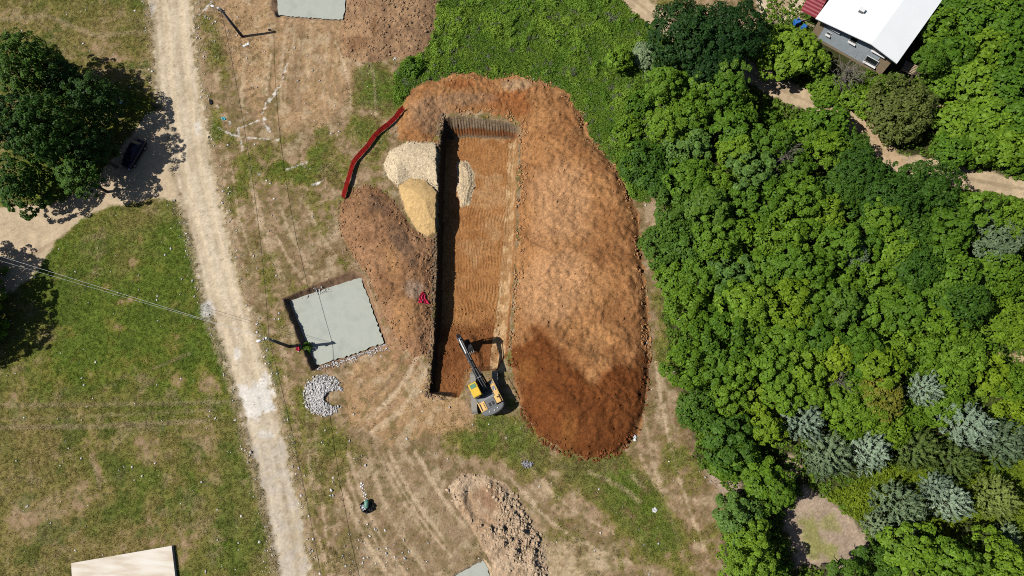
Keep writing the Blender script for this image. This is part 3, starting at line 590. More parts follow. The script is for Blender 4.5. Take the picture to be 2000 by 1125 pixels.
M_RED = leafmat('red netting', (.36, .012, .035), (.85, .06, .11), .62, .2, .6, 4.0); M_PINK = plain('crimson cloth', (.60, .015, .07), .6, 0, .4, 5, .5)
M_STONE = plain('white rubble stone', (.58, .56, .55), .9, 0, .42, 5, .3); M_ROOFW = plain('white roof membrane', (.86, .90, .93), .5, 0, .025, .5)
M_CLADD = NT('blue grey boards'); _t = M_CLADD; _tc = _t.n('ShaderNodeTexCoord'); _mp = _t.n('ShaderNodeMapping'); _t.l(_tc.outputs['Object'], _mp.inputs[0])
_wv = _t.n('ShaderNodeTexWave', wave_type='BANDS', bands_direction='Z'); _wv.inputs['Scale'].default_value = 1.6; _wv.inputs['Distortion'].default_value = .3; _t.l(_mp.outputs[0], _wv.inputs[0])
_nz = _t.noise(2, 4, .6, _tc.outputs['Object']); _r = _t.ramp(_nz.outputs[0], [(.3, (.42, .49, .54)), (.7, (.52, .59, .64))]); _r2 = _t.ramp(_wv.outputs[0], [(.0, .75), (.12, 1.0)])
_t.l(_t.mul(_r.outputs[0], _r2.outputs[0]), _t.b.inputs['Base Color']); _t.b.inputs['Roughness'].default_value = .7; M_CLADD = _t.m
M_TAN = plain('tan render', (.36, .27, .17), .9, 0, .12, 2); M_BRICK = plain('grey block wall', (.16, .14, .13), .9, 0, .2, 3)
M_REDROOF = plain('red sheet roof', (.26, .035, .05), .55, 0, .15, 3); M_BLUE = plain('blue plastic', (.03, .16, .50), .5, 0, .2, 4)
M_WOOD = plain('pale timber', (.42, .32, .22), .8, 0, .25, 6); M_NAVY = plain('navy car paint', (.006, .009, .03), .2, 0, .1)
M_TYRE = plain('tyre rubber', (.02, .02, .02), .9); M_BARK = plain('bark', (.11, .085, .06), .95, 0, .3, 6, .5); M_DEAD = plain('dead grey wood', (.20, .175, .15), .95, 0, .25, 6, .3)
M_CREAM = NT('cream screed'); _t = M_CREAM; _tc = _t.n('ShaderNodeTexCoord'); _mp = _t.n('ShaderNodeMapping'); _mp.inputs['Scale'].default_value = (.25, 1.3, 1); _mp.inputs['Rotation'].default_value = (0, 0, -.35)
_t.l(_tc.outputs['Object'], _mp.inputs[0]); _nz = _t.noise(.8, 3, .5, _mp.outputs[0]); _r = _t.ramp(_nz.outputs[0], [(.38, (.62, .53, .42)), (.55, (.76, .70, .61)), (.7, (.80, .77, .72))])
_t.l(_r.outputs[0], _t.b.inputs['Base Color']); _t.b.inputs['Roughness'].default_value = .8; M_CREAM = _t.m

# ------------------------------------------------------------------ concrete bases
def slab(pts, z, thick, mat, label, jag=.10, name='concrete_slab', grp='concrete foundation slabs'):
    w_ = [at(x, y, z) for x, y in pts]; c = sum(w_, Vector()) / len(w_); out = []
    for i, p in enumerate(w_):
        q = w_[(i + 1) % len(w_)]; n = max(1, int((q - p).length / .28)); nrm = (q - p).normalized().cross(Vector((0, 0, 1)))
        for k in range(n):
            out.append(p.lerp(q, k / n) + nrm * random.uniform(-jag, jag) * (0 if k == 0 else 1))
    b = MB(); b.prism([((p - c).x, (p - c).y) for p in out], -thick, 0.0, 'z')
    o = b.build(name, mat, None, loc=c)
    return tag(o, label, 'concrete slab', grp)
slab([(556, 584), (705, 541), (716, 575), (735, 628), (750, 669), (690, 692), (612, 715)], -1.05, .4, M_CONC, 'square pale grey concrete slab beside the utility pole, crossed by its shadow', .12)
slab([(534, -70), (677, -70), (674, 15), (669, 38), (600, 34), (538, 29)], -.6, .3, M_CONC, 'pale grey concrete slab cut by the top edge of the photo', .10)
slab([(868, 1134), (910, 1112), (943, 1095), (950, 1105), (956, 1122), (970, 1210), (868, 1210)], -.3, .25, M_CONC, 'corner of a grey concrete slab beside the crusted tan earth mound', .10)
slab([(139, 1100), (335, 1066), (344, 1140), (352, 1240), (146, 1250)], .42, .5, M_CREAM, 'raised cream slab with clean straight edges standing on the dry grass', 0.0, 'foundation_slab')

# ------------------------------------------------------------------ stones, clods, rubble
ICO = None
def ico():
    global ICO
    if ICO is None:
        bm = bmesh.new(); bmesh.ops.create_icosphere(bm, subdivisions=1, radius=1)
        ICO = (np.array([v.co for v in bm.verts]), np.array([[v.index for v in f.verts] for f in bm.faces])); bm.free()
    return ICO
def chunks(name, pts, size, mat, cols=None, flat=.7):
    V, F = ico(); n = len(pts); nv = len(V)
    jit = 1 + .35 * (rng.random((n, nv, 1)) - .5) * 2
    a = rng.random(n) * 6.283; c, s_ = np.cos(a), np.sin(a)
    sc = size[:, None, None] * np.stack([1 + .3 * rng.standard_normal(n), 1 + .3 * rng.standard_normal(n), flat + .15 * rng.standard_normal(n)], 1)[:, None, :].clip(.4, 1.6)
    q = V[None] * jit * sc
    q = np.stack([q[..., 0] * c[:, None] - q[..., 1] * s_[:, None], q[..., 0] * s_[:, None] + q[..., 1] * c[:, None], q[..., 2]], -1) + pts[:, None, :]
    f = (F[None] + (np.arange(n) * nv)[:, None, None]).reshape(-1, 3)
    return link(name, raw_mesh(name, q.reshape(-1, 3), f, None if cols is None else np.repeat(cols, nv, 0), False), mat)
def sample(mask, n):
    """Random plan spots, even by area, where a grid mask is set."""
    A = np.outer(np.gradient(ys), np.gradient(xs)) * mask * (np.abs(PX - 1000) < 1120) * (np.abs(PY - 560) < 680)
    c = np.cumsum(A.ravel()); k = np.searchsorted(c, rng.random(n) * c[-1]); k = np.clip(k, 0, A.size - 1)
    x = X.ravel()[k] + (rng.random(n) - .5) * .15; y = Y.ravel()[k] + (rng.random(n) - .5) * .15
    return x, y, k
def scatter(mask, n, smin, smax, power=2.5, sink=.25):
    x, y, k = sample(mask, n); s = smin + (smax - smin) * rng.random(n) ** power
    return np.stack([x, y, hz(x, y) + s * (0.5 - sink)], 1), s, k
M_CLOD = earth('soil clods', fine=(8, 3), amp=(.75, 1.2), bump=.4, dist=.05)
edge = ((s_sp > -7) & (s_sp < 13)) & ~m_pit & ~(m_sp & (PX < 860)) & (s_gr < -2) & (s_sa < -2)
parts = []
p, s_, k = scatter(edge * (.25 + sst(900, 1050, PX)) * (NC > .44) * (.3 + (N3 > .45)), 4200, .03, .18, 4); parts.append((p, s_, C3[np.where((C3[k].sum(1) < .30), 0, 0) + k]))
csp = np.where(PY[..., None] > 700, (0.20, 0.07, 0.024), (0.46, 0.235, 0.105)).reshape(-1, 3); parts[-1] = (p, s_, csp[k] * (0.8 + .5 * rng.random((len(k), 1))))
p, s_, k = scatter(m_sp & ~m_pit & (s_sp > 10), 900, .03, .14, 5); parts.append((p, s_, C3[k] * (0.85 + .3 * rng.random((len(k), 1)))))
p, s_, k = scatter((s_br > -6) * (.4 + (s_br < 14)) * (s_gr < -2) * (s_sa < -3) * ~m_pit, 1900, .03, .15, 4); parts.append((p, s_, np.array((.34, .19, .10)) * (0.7 + .6 * rng.random((len(k), 1)))))
p, s_, k = scatter((s_top > -5) * (NC > .4), 1500, .04, .18, 3); parts.append((p, s_, C3[k] * 0 + np.array((.36, .225, .13)) * (0.7 + .6 * rng.random((len(k), 1)))))
p, s_, k = scatter((s_mo > -7) * np.clip(crust + .12, .1, 1) * (ell(940, 985, 30, 60, -30) < .2), 1500, .03, .20, 3.5); parts.append((p, s_, np.array((.54, .40, .27)) * (0.8 + .4 * rng.random((len(k), 1)))))
p, s_, k = scatter(m_pit * (PY > 590) * (s_pitf > 2), 600, .03, .14, 3.5); parts.append((p, s_, C3[k] * (0.9 + .5 * rng.random((len(k), 1)))))
p, s_, k = scatter((s_pit > -9) & (s_pit < -1) & (PX < 870) & (s_gr < -2) & (s_sa < -2), 500, .05, .2, 3); parts.append((p, s_, np.array((.22, .15, .10)) * (0.7 + .6 * rng.random((len(k), 1)))))
tag(chunks('soil_clods', np.concatenate([a[0] for a in parts]), np.concatenate([a[1] for a in parts]), M_CLOD, np.concatenate([a[2] for a in parts])), kind='stuff')
p, s_, k = scatter(((s_gr > -2) * (.12 + (s_gr < 6))) + .8 * m_spl, 700, .02, .10, 4)
tag(chunks('gravel_stones', p, s_, M_CLOD, np.array((.72, .57, .39)) * (.75 + .4 * rng.random((len(p), 1)))), kind='stuff')
wstone = (np.exp(-((s_road + 8) / 9) ** 2) * .9 + .06 + .5 * np.exp(-(pl([(560, 640), (590, 760), (640, 900), (660, 1000)], 60) / 20) ** 2) * .4 + .5 * np.clip(ell(430, 60, 70, 90), 0, 1) + .9 * np.clip(ell(740, 1080, 120, 60), 0, 1) + .5 * np.clip(ell(1420, 940, 40, 40), 0, 1)) * (k_rd < .5) * (CLS == 0) * (PX < 1450) * (s_we < 0) * (s_pit < -6)
wstone *= ~(REC_MAIN | REC_TOP | REC_BOT) * (.4 + (N3 > .5)) * (s_side < 4)
p, s_, k = scatter(wstone, 3200, .03, .16, 4)
tag(chunks('scattered_stones', p, s_, M_CLOD, np.array((.74, .71, .66)) * (.6 + .5 * rng.random((len(p), 1)))), kind='stuff')
rub = np.clip(ell(632, 772, 42, 44), 0, 1) * (ell(658, 778, 26, 15) < 0.0)
p, s_, k = scatter(rub ** .8 * (rub > .04), 2400, .04, .16, 2.2); p[:, 2] += .30 * rub.ravel()[k] * rng.random(len(p)) ** .5
tag(chunks('rubble_pile', p, s_, M_STONE), 'crescent of loose white rubble on dirt below the square concrete slab', 'rubble pile')
bord = np.zeros(PX.shape)
for ln, wd_, s in [([(616, 719), (660, 706), (700, 692), (752, 672)], 5, 1), ([(650, 712), (690, 700)], 10, .6), ([(720, 690), (755, 680)], 10, .4), ([(580, 584), (600, 574), (640, 560)], 4, .25), ([(612, 560), (636, 566)], 7, .4)]:
    bord = np.maximum(bord, s * sst(wd_, wd_ * .3, pl(ln)))
p, s_, k = scatter(bord, 560, .03, .13, 2.5); p[:, 2] = np.maximum(p[:, 2], -1.02)
tag(chunks('slab_edge_gravel', p, s_, M_STONE), kind='stuff')
p, s_, k = scatter((np.clip(ell(1030, 906, 13, 8), 0, 1)), 120, .04, .14, 2); p[:, 2] += .1 * rng.random(len(p))
tag(chunks('rubble_pile', p, s_, plain('grey rubble', (.30, .30, .33), .9, 0, .4, 8)), 'small heap of bluish grey rubble on the grass below the red spoil', 'rubble pile')

# ------------------------------------------------------------------ excavator
o0 = at(951, 767, 0.0); og = hz(np.array([o0.x]), np.array([o0.y]))[0]
fw = at(902, 658, 2.0) - at(975, 806, 2.0); head = math.atan2(fw.y, fw.x) - math.pi / 2
tf = at(934, 726, 0) - at(938, 808, 0); thead = math.atan2(tf.y, tf.x) - math.pi / 2 - head
exc = empty('excavator', (o0.x, o0.y, max(og, 0.02)), head)
tag(exc, 'yellow and grey crawler excavator digging at the lower end of the pit', 'excavator')
tm = Matrix.Rotation(thead, 4, 'Z')
uc = Matrix.Translation((-.12, .1, 0)) @ tm
for sx in (-1, 1):
    x = sx * 1.30; prof = []
    for a in range(-90, 91, 30): prof.append((1.95 + .44 * math.cos(R_(a)), .46 + .44 * math.sin(R_(a))))
    for a in range(90, 271, 30): prof.append((-1.95 + .44 * math.cos(R_(a)), .46 + .44 * math.sin(R_(a))))
    b = MB(); b.prism(prof, x - .33, x + .33, 'x')
    for yy in np.arange(-2.0, 2.01, .19): b.box((x, yy, .915), (.66, .06, .05)); b.box((x, yy, .03), (.66, .06, .05))
    for q in (2.39, -2.39): b.box((x, q, .46), (.66, .05, .12))
    b.v = [tuple(uc @ Vector(p)) for p in b.v]; tr = b.build('track', M_STEEL, exc)
    b = MB(); b.tube([(x - .36, 1.95, .46), (x + .36, 1.95, .46)], .3, 12); b.tube([(x - .36, -1.95, .46), (x + .36, -1.95, .46)], .3, 12)
    b.box((x, 0, .45), (.74, 3.0, .3)); b.v = [tuple(uc @ Vector(p)) for p in b.v]; b.build('track_frame', M_DARK, tr)
b = MB(); b.box((0, 0, .62), (1.9, 1.6, .45)); b.v = [tuple(uc @ Vector(p)) for p in b.v]; b.tube([(.1, .1, .8), (.1, .1, 1.08)], .65, 20); b.build('carbody', M_DARK, exc)
# upper structure in the excavator's own frame (+y is the way the boom points)
b = MB(); b.prism([(-1.40, -2.3), (1.40, -2.3), (1.40, .5), (.62, .55), (.62, .9), (-.3, .9), (-1.40, .3)], 1.08, 1.26, 'z'); b.build('deck', M_GREYM, exc, .03)
arc = [(-1.40, -2.02)] + [(1.40 * math.sin(a), -2.02 - .74 * math.cos(a) ** .8 if math.cos(a) > 0 else -2.02) for a in np.linspace(-1.5, 1.5, 13)] + [(1.40, -2.02)]
cw = MB(); cw.prism(arc, 1.0, 2.1, 'z'); cwo = cw.build('counterweight', M_GREYM, exc, .06)
for x, y in ((-.5, -2.35), (.5, -2.35), (.05, -2.42)):
    b = MB(); b.tube([(x, y, 2.1), (x, y, 2.18)], .065, 8); b.build('lifting_eye', M_WHITE, cwo)
b = MB(); b.box((-.92, -1.48, 1.69), (.78, 1.04, .86)); lh = b.build('engine_hood', M_PYEL, exc, .05)
b = MB(); b.box((-1.16, -1.48, 2.13), (.12, .84, .03)); b.box((-.72, -1.5, 2.13), (.05, .7, .03)); b.build('hood_grille', M_DARK, lh)
b = MB(); b.box((.95, -1.42, 1.69), (.58, .92, .86)); rh = b.build('engine_hood', M_PYEL, exc, .05)
b = MB(); b.tube([(1.02, -1.25, 2.1), (1.02, -1.25, 2.42), (1.06, -1.32, 2.5)], .07, 8); b.build('exhaust_pipe', M_DARK, rh)
b = MB(); b.box((.06, -1.48, 1.66), (1.14, 1.04, .80)); ec = b.build('engine_cover', M_GREYM, exc, .04)
b = MB()
for x in (-.12, .28): b.box((x, -1.62, 2.08), (.24, .42, .05))
b.build('cooling_vent', M_DARK, ec)
b = MB(); b.box((.10, -.68, 1.36), (1.3, .55, .22)); b.box((-.72, -.72, 1.32), (.9, .5, .16)); b.build('walkway', M_GREY2, exc, .02)
b = MB(); b.box((1.1, -.35, 1.55), (.56, 1.3, .62)); ft = b.build('fuel_tank', M_PYEL, exc, .05)
b = MB(); b.box((1.05, -.12, 1.88), (.36, .5, .03)); b.build('tread_plate', M_GREY2, ft); b = MB(); b.tube([(1.12, -.32, 1.86), (1.12, -.32, 1.98)], .07, 10); b.build('filler_cap', M_WHITE, ft)
b = MB(); b.box((1.1, .62, 1.42), (.58, .58, .5)); tb = b.build('tool_box', M_PYEL, exc, .05)
b = MB(); b.box((1.08, .62, 1.69), (.40, .32, .03)); b.build('tread_plate', M_GREY2, tb)
b = MB(); b.tube([(1.42, .8, 1.3), (1.42, .8, 2.25), (1.42, -.9, 2.45), (1.42, -1.9, 2.3), (1.42, -1.9, 1.6)], .03, 6); b.tube([(1.42, -.4, 1.3), (1.42, -.4, 2.4)], .03, 6); b.build('handrail', M_PYEL, exc)
b = MB(); b.box((-1.34, -1.5, 1.5), (.10, 1.5, .55)); b.build('side_door', M_PYEL, exc, .02)
# cab
b = MB(); b.prism([(-.25, 1.2), (1.35, 1.2), (1.52, 1.55), (1.38, 2.92), (1.28, 3.0), (-.22, 3.0), (-.28, 2.9)], -1.36, -.36, 'x'); cab = b.build('cab', M_YEL, exc, .05)
b = MB(); b.box((-.86, .98, 3.015), (.66, .48, .05)); b.build('roof_window', M_GLASSG, cab, .01)
b = MB(); b.prism([(1.535, 1.6), (1.41, 2.86), (1.425, 2.87), (1.55, 1.6)], -1.28, -.44, 'x'); b.build('windscreen', M_GLASSG, cab)
for sx in (-1.375, -.355):
    b = MB(); b.prism([(-.15, 1.95), (1.38, 1.75), (1.28, 2.82), (-.15, 2.82)], sx - .008, sx + .012, 'x'); b.build('side_window', M_GLASS, cab)
b = MB(); b.box((-.86, -.30, 2.4), (.8, .02, .7)); b.build('rear_window', M_GLASS, cab)
b = MB(); b.tube([(-1.45, 1.42, 2.0), (-1.62, 1.5, 2.15)], .02, 6); b.box((-1.65, 1.5, 2.25), (.16, .05, .3)); b.build('mirror', M_DARK, cab)
# boom, stick, bucket
BX = .22
DZ, DY = -.72, .22
def bz(q): return 1.4 + (q - 1.4) * .76
def by(q): return q * (1 + .22 / 6.4)
bt = [(by(y), bz(z)) for y, z in [(-.05, 1.62), (.15, 2.0), (1.1, 3.25), (2.3, 4.15), (3.2, 4.5), (4.3, 4.62), (6.35, 4.46)]]
bb = [(by(y), bz(z)) for y, z in [(6.45, 4.06), (4.3, 4.05), (3.2, 3.75), (2.5, 3.25), (1.5, 2.3), (.45, 1.4), (.1, 1.3)]]
b = MB(); b.prism(bt + bb, BX - .26, BX + .26, 'x'); boom = b.build('boom', M_DARK, exc, .03)
for yy, zz in ((1.5, 3.75), (2.6, 4.62), (3.4, 4.85)):
    b = MB(); b.box((BX, by(yy), bz(zz)), (.6, .08, .12)); b.build('boom_bracket', M_GREY2, boom)
for sx in (-1, 1):
    b = MB(); b.tube([(BX + sx * .38, .75, 1.3), (BX + sx * .38, 1.9, 2.35)], .10, 10); cy = b.build('boom_cylinder', M_DARK, exc)
    b = MB(); b.tube([(BX + sx * .38, 1.9, 2.35), (BX + sx * .38, 2.7, 2.98)], .055, 8); b.build('piston_rod', M_ROD, cy)
b = MB(); b.tube([(BX, 2.3, bz(4.85)), (BX, 4.4, 5.22 + DZ)], .12, 10); cy = b.build('stick_cylinder', M_DARK, exc)
b = MB(); b.tube([(BX, 4.4, 5.22 + DZ), (BX, 6.0 + DY, 5.28 + DZ)], .075, 8); b.build('piston_rod', M_ROD, cy)
b = MB()
for sx in (-.15, .15): b.tube([(BX + sx, by(y), bz(z)) for y, z in [(.4, 2.42), (1.1, 3.42), (2.3, 4.3), (3.3, 4.65), (4.6, 4.72), (6.2, 4.62)]], .03, 6)
b.build('hydraulic_hose', M_GREY2, boom)
class SMB(MB):
    def build(s, *a, **k):
        s.v = [(x, y + DY, z + DZ) for x, y, z in s.v]; return MB.build(s, *a, **k)
b = SMB(); b.prism([(5.95, 5.38), (6.2, 5.30), (6.75, 4.45), (6.72, 4.0), (6.45, 1.25), (6.2, 1.2), (6.12, 3.7), (6.1, 4.4)], BX - .19, BX + .19, 'x'); st = b.build('stick', M_DARK, exc, .02)
b = SMB(); b.tube([(BX - .27, 6.42, 4.27), (BX + .27, 6.42, 4.27)], .13, 10); b.build('pivot_pin', M_ROD, st)
b = SMB(); b.tube([(BX - .25, 6.02, 5.28), (BX + .25, 6.02, 5.28)], .09, 10); b.build('pivot_pin', M_ROD, st)
b = SMB(); b.tube([(BX, 6.82, 4.5), (BX, 6.85, 3.2)], .09, 10); cy = b.build('bucket_cylinder', M_DARK, exc)
b = SMB(); b.tube([(BX, 6.85, 3.2), (BX, 6.78, 1.9)], .055, 8); b.build('piston_rod', M_ROD, cy)
b = SMB(); b.prism([(6.78, 1.98), (6.9, 1.85), (6.5, 1.15), (6.3, .95), (6.2, 1.15)], BX - .12, BX + .12, 'x'); b.build('bucket_link', M_DARK, exc)
sh = [(6.35, 1.25), (6.55, .9), (6.5, .3), (6.15, -.12), (5.6, -.2), (5.1, .05)]
b = SMB(); inn = [(y * .93 + .42, z * .9 + .09) for y, z in sh]
b.prism(sh + inn[::-1], BX - .62, BX + .62, 'x'); b.prism(sh, BX - .65, BX - .61, 'x'); b.prism(sh, BX + .61, BX + .65, 'x'); bk = b.build('bucket', M_DARK, exc)
for q in (-.5, -.25, 0, .25, .5):
    b = SMB(); b.prism([(5.12, .10), (5.15, -.02), (4.85, .14)], BX + q - .05, BX + q + .05, 'x'); b.build('bucket_tooth', M_STEEL, bk)

# ------------------------------------------------------------------ utility poles and cables
def pole(name, base, top, label, lamp):
    h = top.z; o = empty(name, (base.x, base.y, 0)); tag(o, label, 'utility pole', 'utility poles by the dirt road')
    b = MB(); b.tube([(0, 0, -.6), (0, 0, h)], [.21, .16], 14); b.build('pole', M_POLE, o, smooth=True)
    b = MB(); b.box((0, 0, h - .35), (.9, .09, .1)); b.box((0, 0, h - .8), (.6, .09, .1)); cr = b.build('crossarm', M_GREYM, o)
    for x, z in ((-.4, h - .3), (.4, h - .3), (-.26, h - .75), (.26, h - .75)):
        b = MB(); b.tube([(x, 0, z), (x, 0, z + .09), (x, 0, z + .15)], [.04, .06, .03], 8); b.build('insulator', M_WHITE, cr)
    b = MB(); b.tube([(0, 0, h - .15), (-.5, -.2, h + .12), (lamp[0] * .7, lamp[1] * .7, h + .18)], .03, 6); am = b.build('lamp_arm', M_GREYM, o)
    b = MB(); L = Vector((lamp[0], lamp[1], 0)); d = L.normalized(); sd_ = Vector((-d.y, d.x, 0)); ring = []
    for t, wd_, zz in ((.68, .06, .02), (.8, .15, .05), (1.0, .19, .06), (1.15, .15, .05), (1.24, .05, .02)):
        c = L * t + Vector((0, 0, h + .17)); ring.append([c + sd_ * wd_ * math.cos(a) + Vector((0, 0, zz * 1.6 * math.sin(a))) for a in np.linspace(0, 2 * math.pi, 9)[:-1]])
    vs = [p for r_ in ring for p in r_]; fs = [(i * 8 + k, i * 8 + (k + 1) % 8, (i + 1) * 8 + (k + 1) % 8, (i + 1) * 8 + k) for i in range(4) for k in range(8)] + [tuple(range(8)), tuple(range(32, 40))]
    b.add(vs, fs); b.build('lamp_head', M_WHITE, am, smooth=True)
    b = MB(); b.tube([(-.22, .12, h - .12), (-.22, .12, h + .05), (-.22, .12, h + .1)], [.13, .15, .06], 10); b.build('junction_box', M_WHITE, o, smooth=True)
    return o
HP = 5.9
b1 = at(565, 677, 0); b2 = at(474, 72, 0)
pole('utility_pole', b1, Vector((b1.x, b1.y, HP)), 'grey utility pole whose shadow falls across the square concrete slab', (-1.05, -.25))
pole('utility_pole', b2, Vector((b2.x, b2.y, HP + .3)), 'utility pole with a pale lamp head near the top edge of the road', (-1.0, .35))
t1 = Vector((b1.x, b1.y, HP - .25)); t2 = Vector((b2.x, b2.y, HP + .05)); b3 = b1 + (b1 - b2).normalized() * 44 + Vector((2.0, 0, 0)); b3.z = 0
pole('utility_pole', b3, Vector((b3.x, b3.y, HP)), 'utility pole carrying the black cable beyond the lower frame edge', (-1.05, -.25)); t3 = Vector((b3.x, b3.y, HP - .25))
def cable(name, a, c, sag, r, mat, label):
    b = MB(); pts = []
    for i in range(25):
        t = i / 24; p = a.lerp(c, t); p.z -= 4 * sag * t * (1 - t); pts.append(p - a)
    b.tube(pts, r, 6); o = b.build(name, mat, None, smooth=True, loc=a); return tag(o, label, 'cable')
cable('power_cable', t2, t1, 2.0, .024, M_CABLE, 'thin black cable sagging between the two utility poles beside the road')
cable('power_cable', t1, t3, 2.0, .024, M_CABLE, 'thin black cable from the lower utility pole towards the bottom edge')
e1 = at(-330, 398, 5.0); e2 = at(-330, 412, 4.6)
cable('service_cable', Vector((b1.x, b1.y, HP - .1)), e1, .5, .016, M_LCABLE, 'upper of two pale thin cables crossing the green field at left')
cable('service_cable', Vector((b1.x, b1.y, HP - .7)), e2, .6, .012, M_LCABLE, 'lower of two pale thin cables crossing the green field at left')

# ------------------------------------------------------------------ red safety netting, cloth, litter
fpx = [(673, 389), (681, 362), (692, 324), (697, 315), (720, 290), (736, 268), (744, 260), (760, 248), (775, 234), (787, 220), (792, 216)]
fp = [at(x, y, 0) for x, y in fpx]; fen = empty('safety_fence', fp[0]); tag(fen, 'bright red mesh safety fence bending along the gravel pile side of the pit', 'safety fence')
fz = [hz(np.array([p.x]), np.array([p.y]))[0] for p in fp]
vs = []; fs = []; path = []
for (p, q, za, zb) in zip(fp[:-1], fp[1:], fz[:-1], fz[1:]):
    n = max(2, int((q - p).length / .3))
    for k in range(n): path.append((p.lerp(q, k / n), za + (zb - za) * k / n))
path.append((fp[-1], fz[-1]))
NV = 5
for i, (p, z) in enumerate(path):
    for k in range(NV):
        f_ = k / (NV - 1); bulge = .10 * math.sin(i * .9 + k) * f_ * (1 - f_) * 2 + .03 * math.sin(i * 2.3)
        vs.append(Vector((p.x + bulge - .10 * f_, p.y + bulge * .6 + .06 * f_, z + .03 + 1.05 * f_ - .06 * abs(math.sin(i * .45)) * f_)) - fp[0])
for i in range(len(path) - 1):
    for k in range(NV - 1): fs.append((i * NV + k, (i + 1) * NV + k, (i + 1) * NV + k + 1, i * NV + k + 1))
b = MB(); b.add(vs, fs); net = b.build('netting', M_RED, fen); pass
for p, z in zip(fp, fz):
    b = MB(); q = p - fp[0]; b.tube([(q.x + .05, q.y - .05, z - .3), (q.x - .05, q.y + .03, z + 1.15)], .025, 6); b.build('post', M_GREYM, fen)
def crumple(name, px_pts, h, mat, label, cat, n=14, grp=None):
    c = at(sum(p[0] for p in px_pts) / len(px_pts), sum(p[1] for p in px_pts) / len(px_pts)); W = [at(*p) - c for p in px_pts]
    xs_ = [p.x for p in W]; ys_ = [p.y for p in W]; bm = bmesh.new(); L = [bm.verts.new((p.x, p.y, 0)) for p in W]; f = bm.faces.new(L)
    bmesh.ops.triangulate(bm, faces=[f]); bmesh.ops.subdivide_edges(bm, edges=bm.edges[:], cuts=6, use_grid_fill=True)
    zb = hz(np.array([c.x]), np.array([c.y]))[0]
    for v in bm.verts:
        x, y = v.co.x + c.x, v.co.y + c.y; g_ = hz(np.array([x]), np.array([y]))[0] - zb
        v.co.z = g_ + .04 + h * abs(math.sin(x * 9 + 2 * math.sin(y * 4))) * (.4 + .6 * random.random())
        v.co.x += random.uniform(-.03, .03); v.co.y += random.uniform(-.03, .03)
    bmesh.ops.recalc_face_normals(bm, faces=bm.faces[:]); me = bpy.data.meshes.new(name); bm.to_mesh(me); bm.free()
    o = link(name, me, mat); o.location = (c.x, c.y, zb); sm = o.modifiers.new('thickness', 'SOLIDIFY'); sm.thickness = .02; return tag(o, label, cat, grp)
crumple('red_cloth', [(819, 594), (822, 582), (827, 571), (832, 577), (839, 594), (832, 595), (829, 592), (825, 594)], .22, M_PINK, 'crumpled triangle of crimson cloth on brown spoil left of the pit', 'cloth')
crumple('red_cloth', [(579, 679), (583, 676), (587, 681), (585, 687), (580, 685)], .2, M_PINK, 'small red cloth scrap at the recess edge beside the pole shadow', 'cloth')
crumple('plastic_sheet', [(473, 90), (486, 83), (488, 87), (475, 93)], .05, M_WHITE, 'narrow white plastic strip on dirt near the upper utility pole', 'litter')
crumple('plastic_bag', [(432, 230), (438, 229), (443, 233), (436, 236)], .15, plain('turquoise plastic', (.08, .45, .55), .4), 'small turquoise plastic bag in the verge beside the road', 'litter')
crumple('plastic_bag', [(409, 196), (414, 195), (416, 202), (411, 206)], .18, M_DARK, 'small black plastic bag in the verge beside the road', 'litter')
crumple('plastic_bag', [(1273, 993), (1280, 991), (1284, 996), (1281, 1001), (1274, 1000)], .15, M_WHITE, 'white plastic bag lying alone on bright green grass', 'litter')
crumple('plastic_bag', [(1236, 848), (1242, 850), (1243, 861), (1238, 862)], .15, M_WHITE, 'white plastic litter beside the lower right rim of red spoil', 'litter')
crumple('plastic_bag', [(228, 196), (234, 191), (241, 195), (243, 202), (235, 203)], .25, plain('pale blue plastic', (.5, .66, .78), .4), 'pale blue plastic bag in the black tree shade left of the road', 'litter')
crumple('rubbish_heap', [(703, 985), (712, 978), (722, 978), (733, 986), (732, 996), (718, 1003), (708, 999)], .4, M_DARK, 'black heap of torn rubbish bags on the dry dirt', 'rubbish')
b = MB(); q = at(718.5, 984); zq = .25; b.tube([(0, -.5, 0), (0, -.3, .02), (0, .3, .05), (0, .5, .06)], [.12, .28, .3, .12], 10); o = b.build('green_bag', plain('mint green plastic', (.13, .30, .23), .5, 0, .3, 6, .3), None, smooth=True, loc=(q.x, q.y, .45)); tag(o, 'mint green bag lying on the black rubbish heap', 'bag')
crumple('paper_scrap', [(707, 986), (714, 985), (718, 994), (711, 997)], .3, M_WHITE, 'white paper scrap on top of the black rubbish heap', 'litter'); bpy.data.objects['paper_scrap'].location.z += .42
for k in range(13):
    q = at(706 + .9 * k + 3 * math.sin(k * 2.1), 944 + 3.1 * k); b = MB(); b.box((0, 0, .05), (random.uniform(.08, .26), random.uniform(.08, .3), .05), k * .8, None, .7); o = b.build('paper_scrap', M_WHITE, None, loc=(q.x, q.y, .02)); tag(o, 'small white paper scrap in the trail leading to the black rubbish heap', 'litter', 'paper scraps in a trail')
b = MB(); q = at(308, 209); b.tube([(-.8, .45, .2), (-.2, .1, .28), (.5, -.35, .2), (.85, -.6, .12)], [.14, .2, .18, .08], 8); b.tube([(-.2, .1, .3), (.1, .3, .5)], [.08, .04], 6)
o = b.build('fallen_log', M_BARK, None, loc=(q.x, q.y, 0)); tag(o, 'dark fallen log in the tree shade at the road edge', 'log')
b = MB(); q = at(203, 285)
for k in range(5): b.box((0, -.5 + k * .25, .5), (1.2, .12, .05))
rt = empty('slatted_bench', (q.x, q.y, 0), .1); tag(rt, 'dark red slatted bench in deep tree shade behind the car', 'bench'); b.build('seat', plain('dark red paint', (.16, .012, .015), .6), rt)
for x in (-.5, .5):
    for y in (-.45, .45): b = MB(); b.box((x, y, .235), (.07, .07, .47)); b.build('leg', M_DARK, rt)

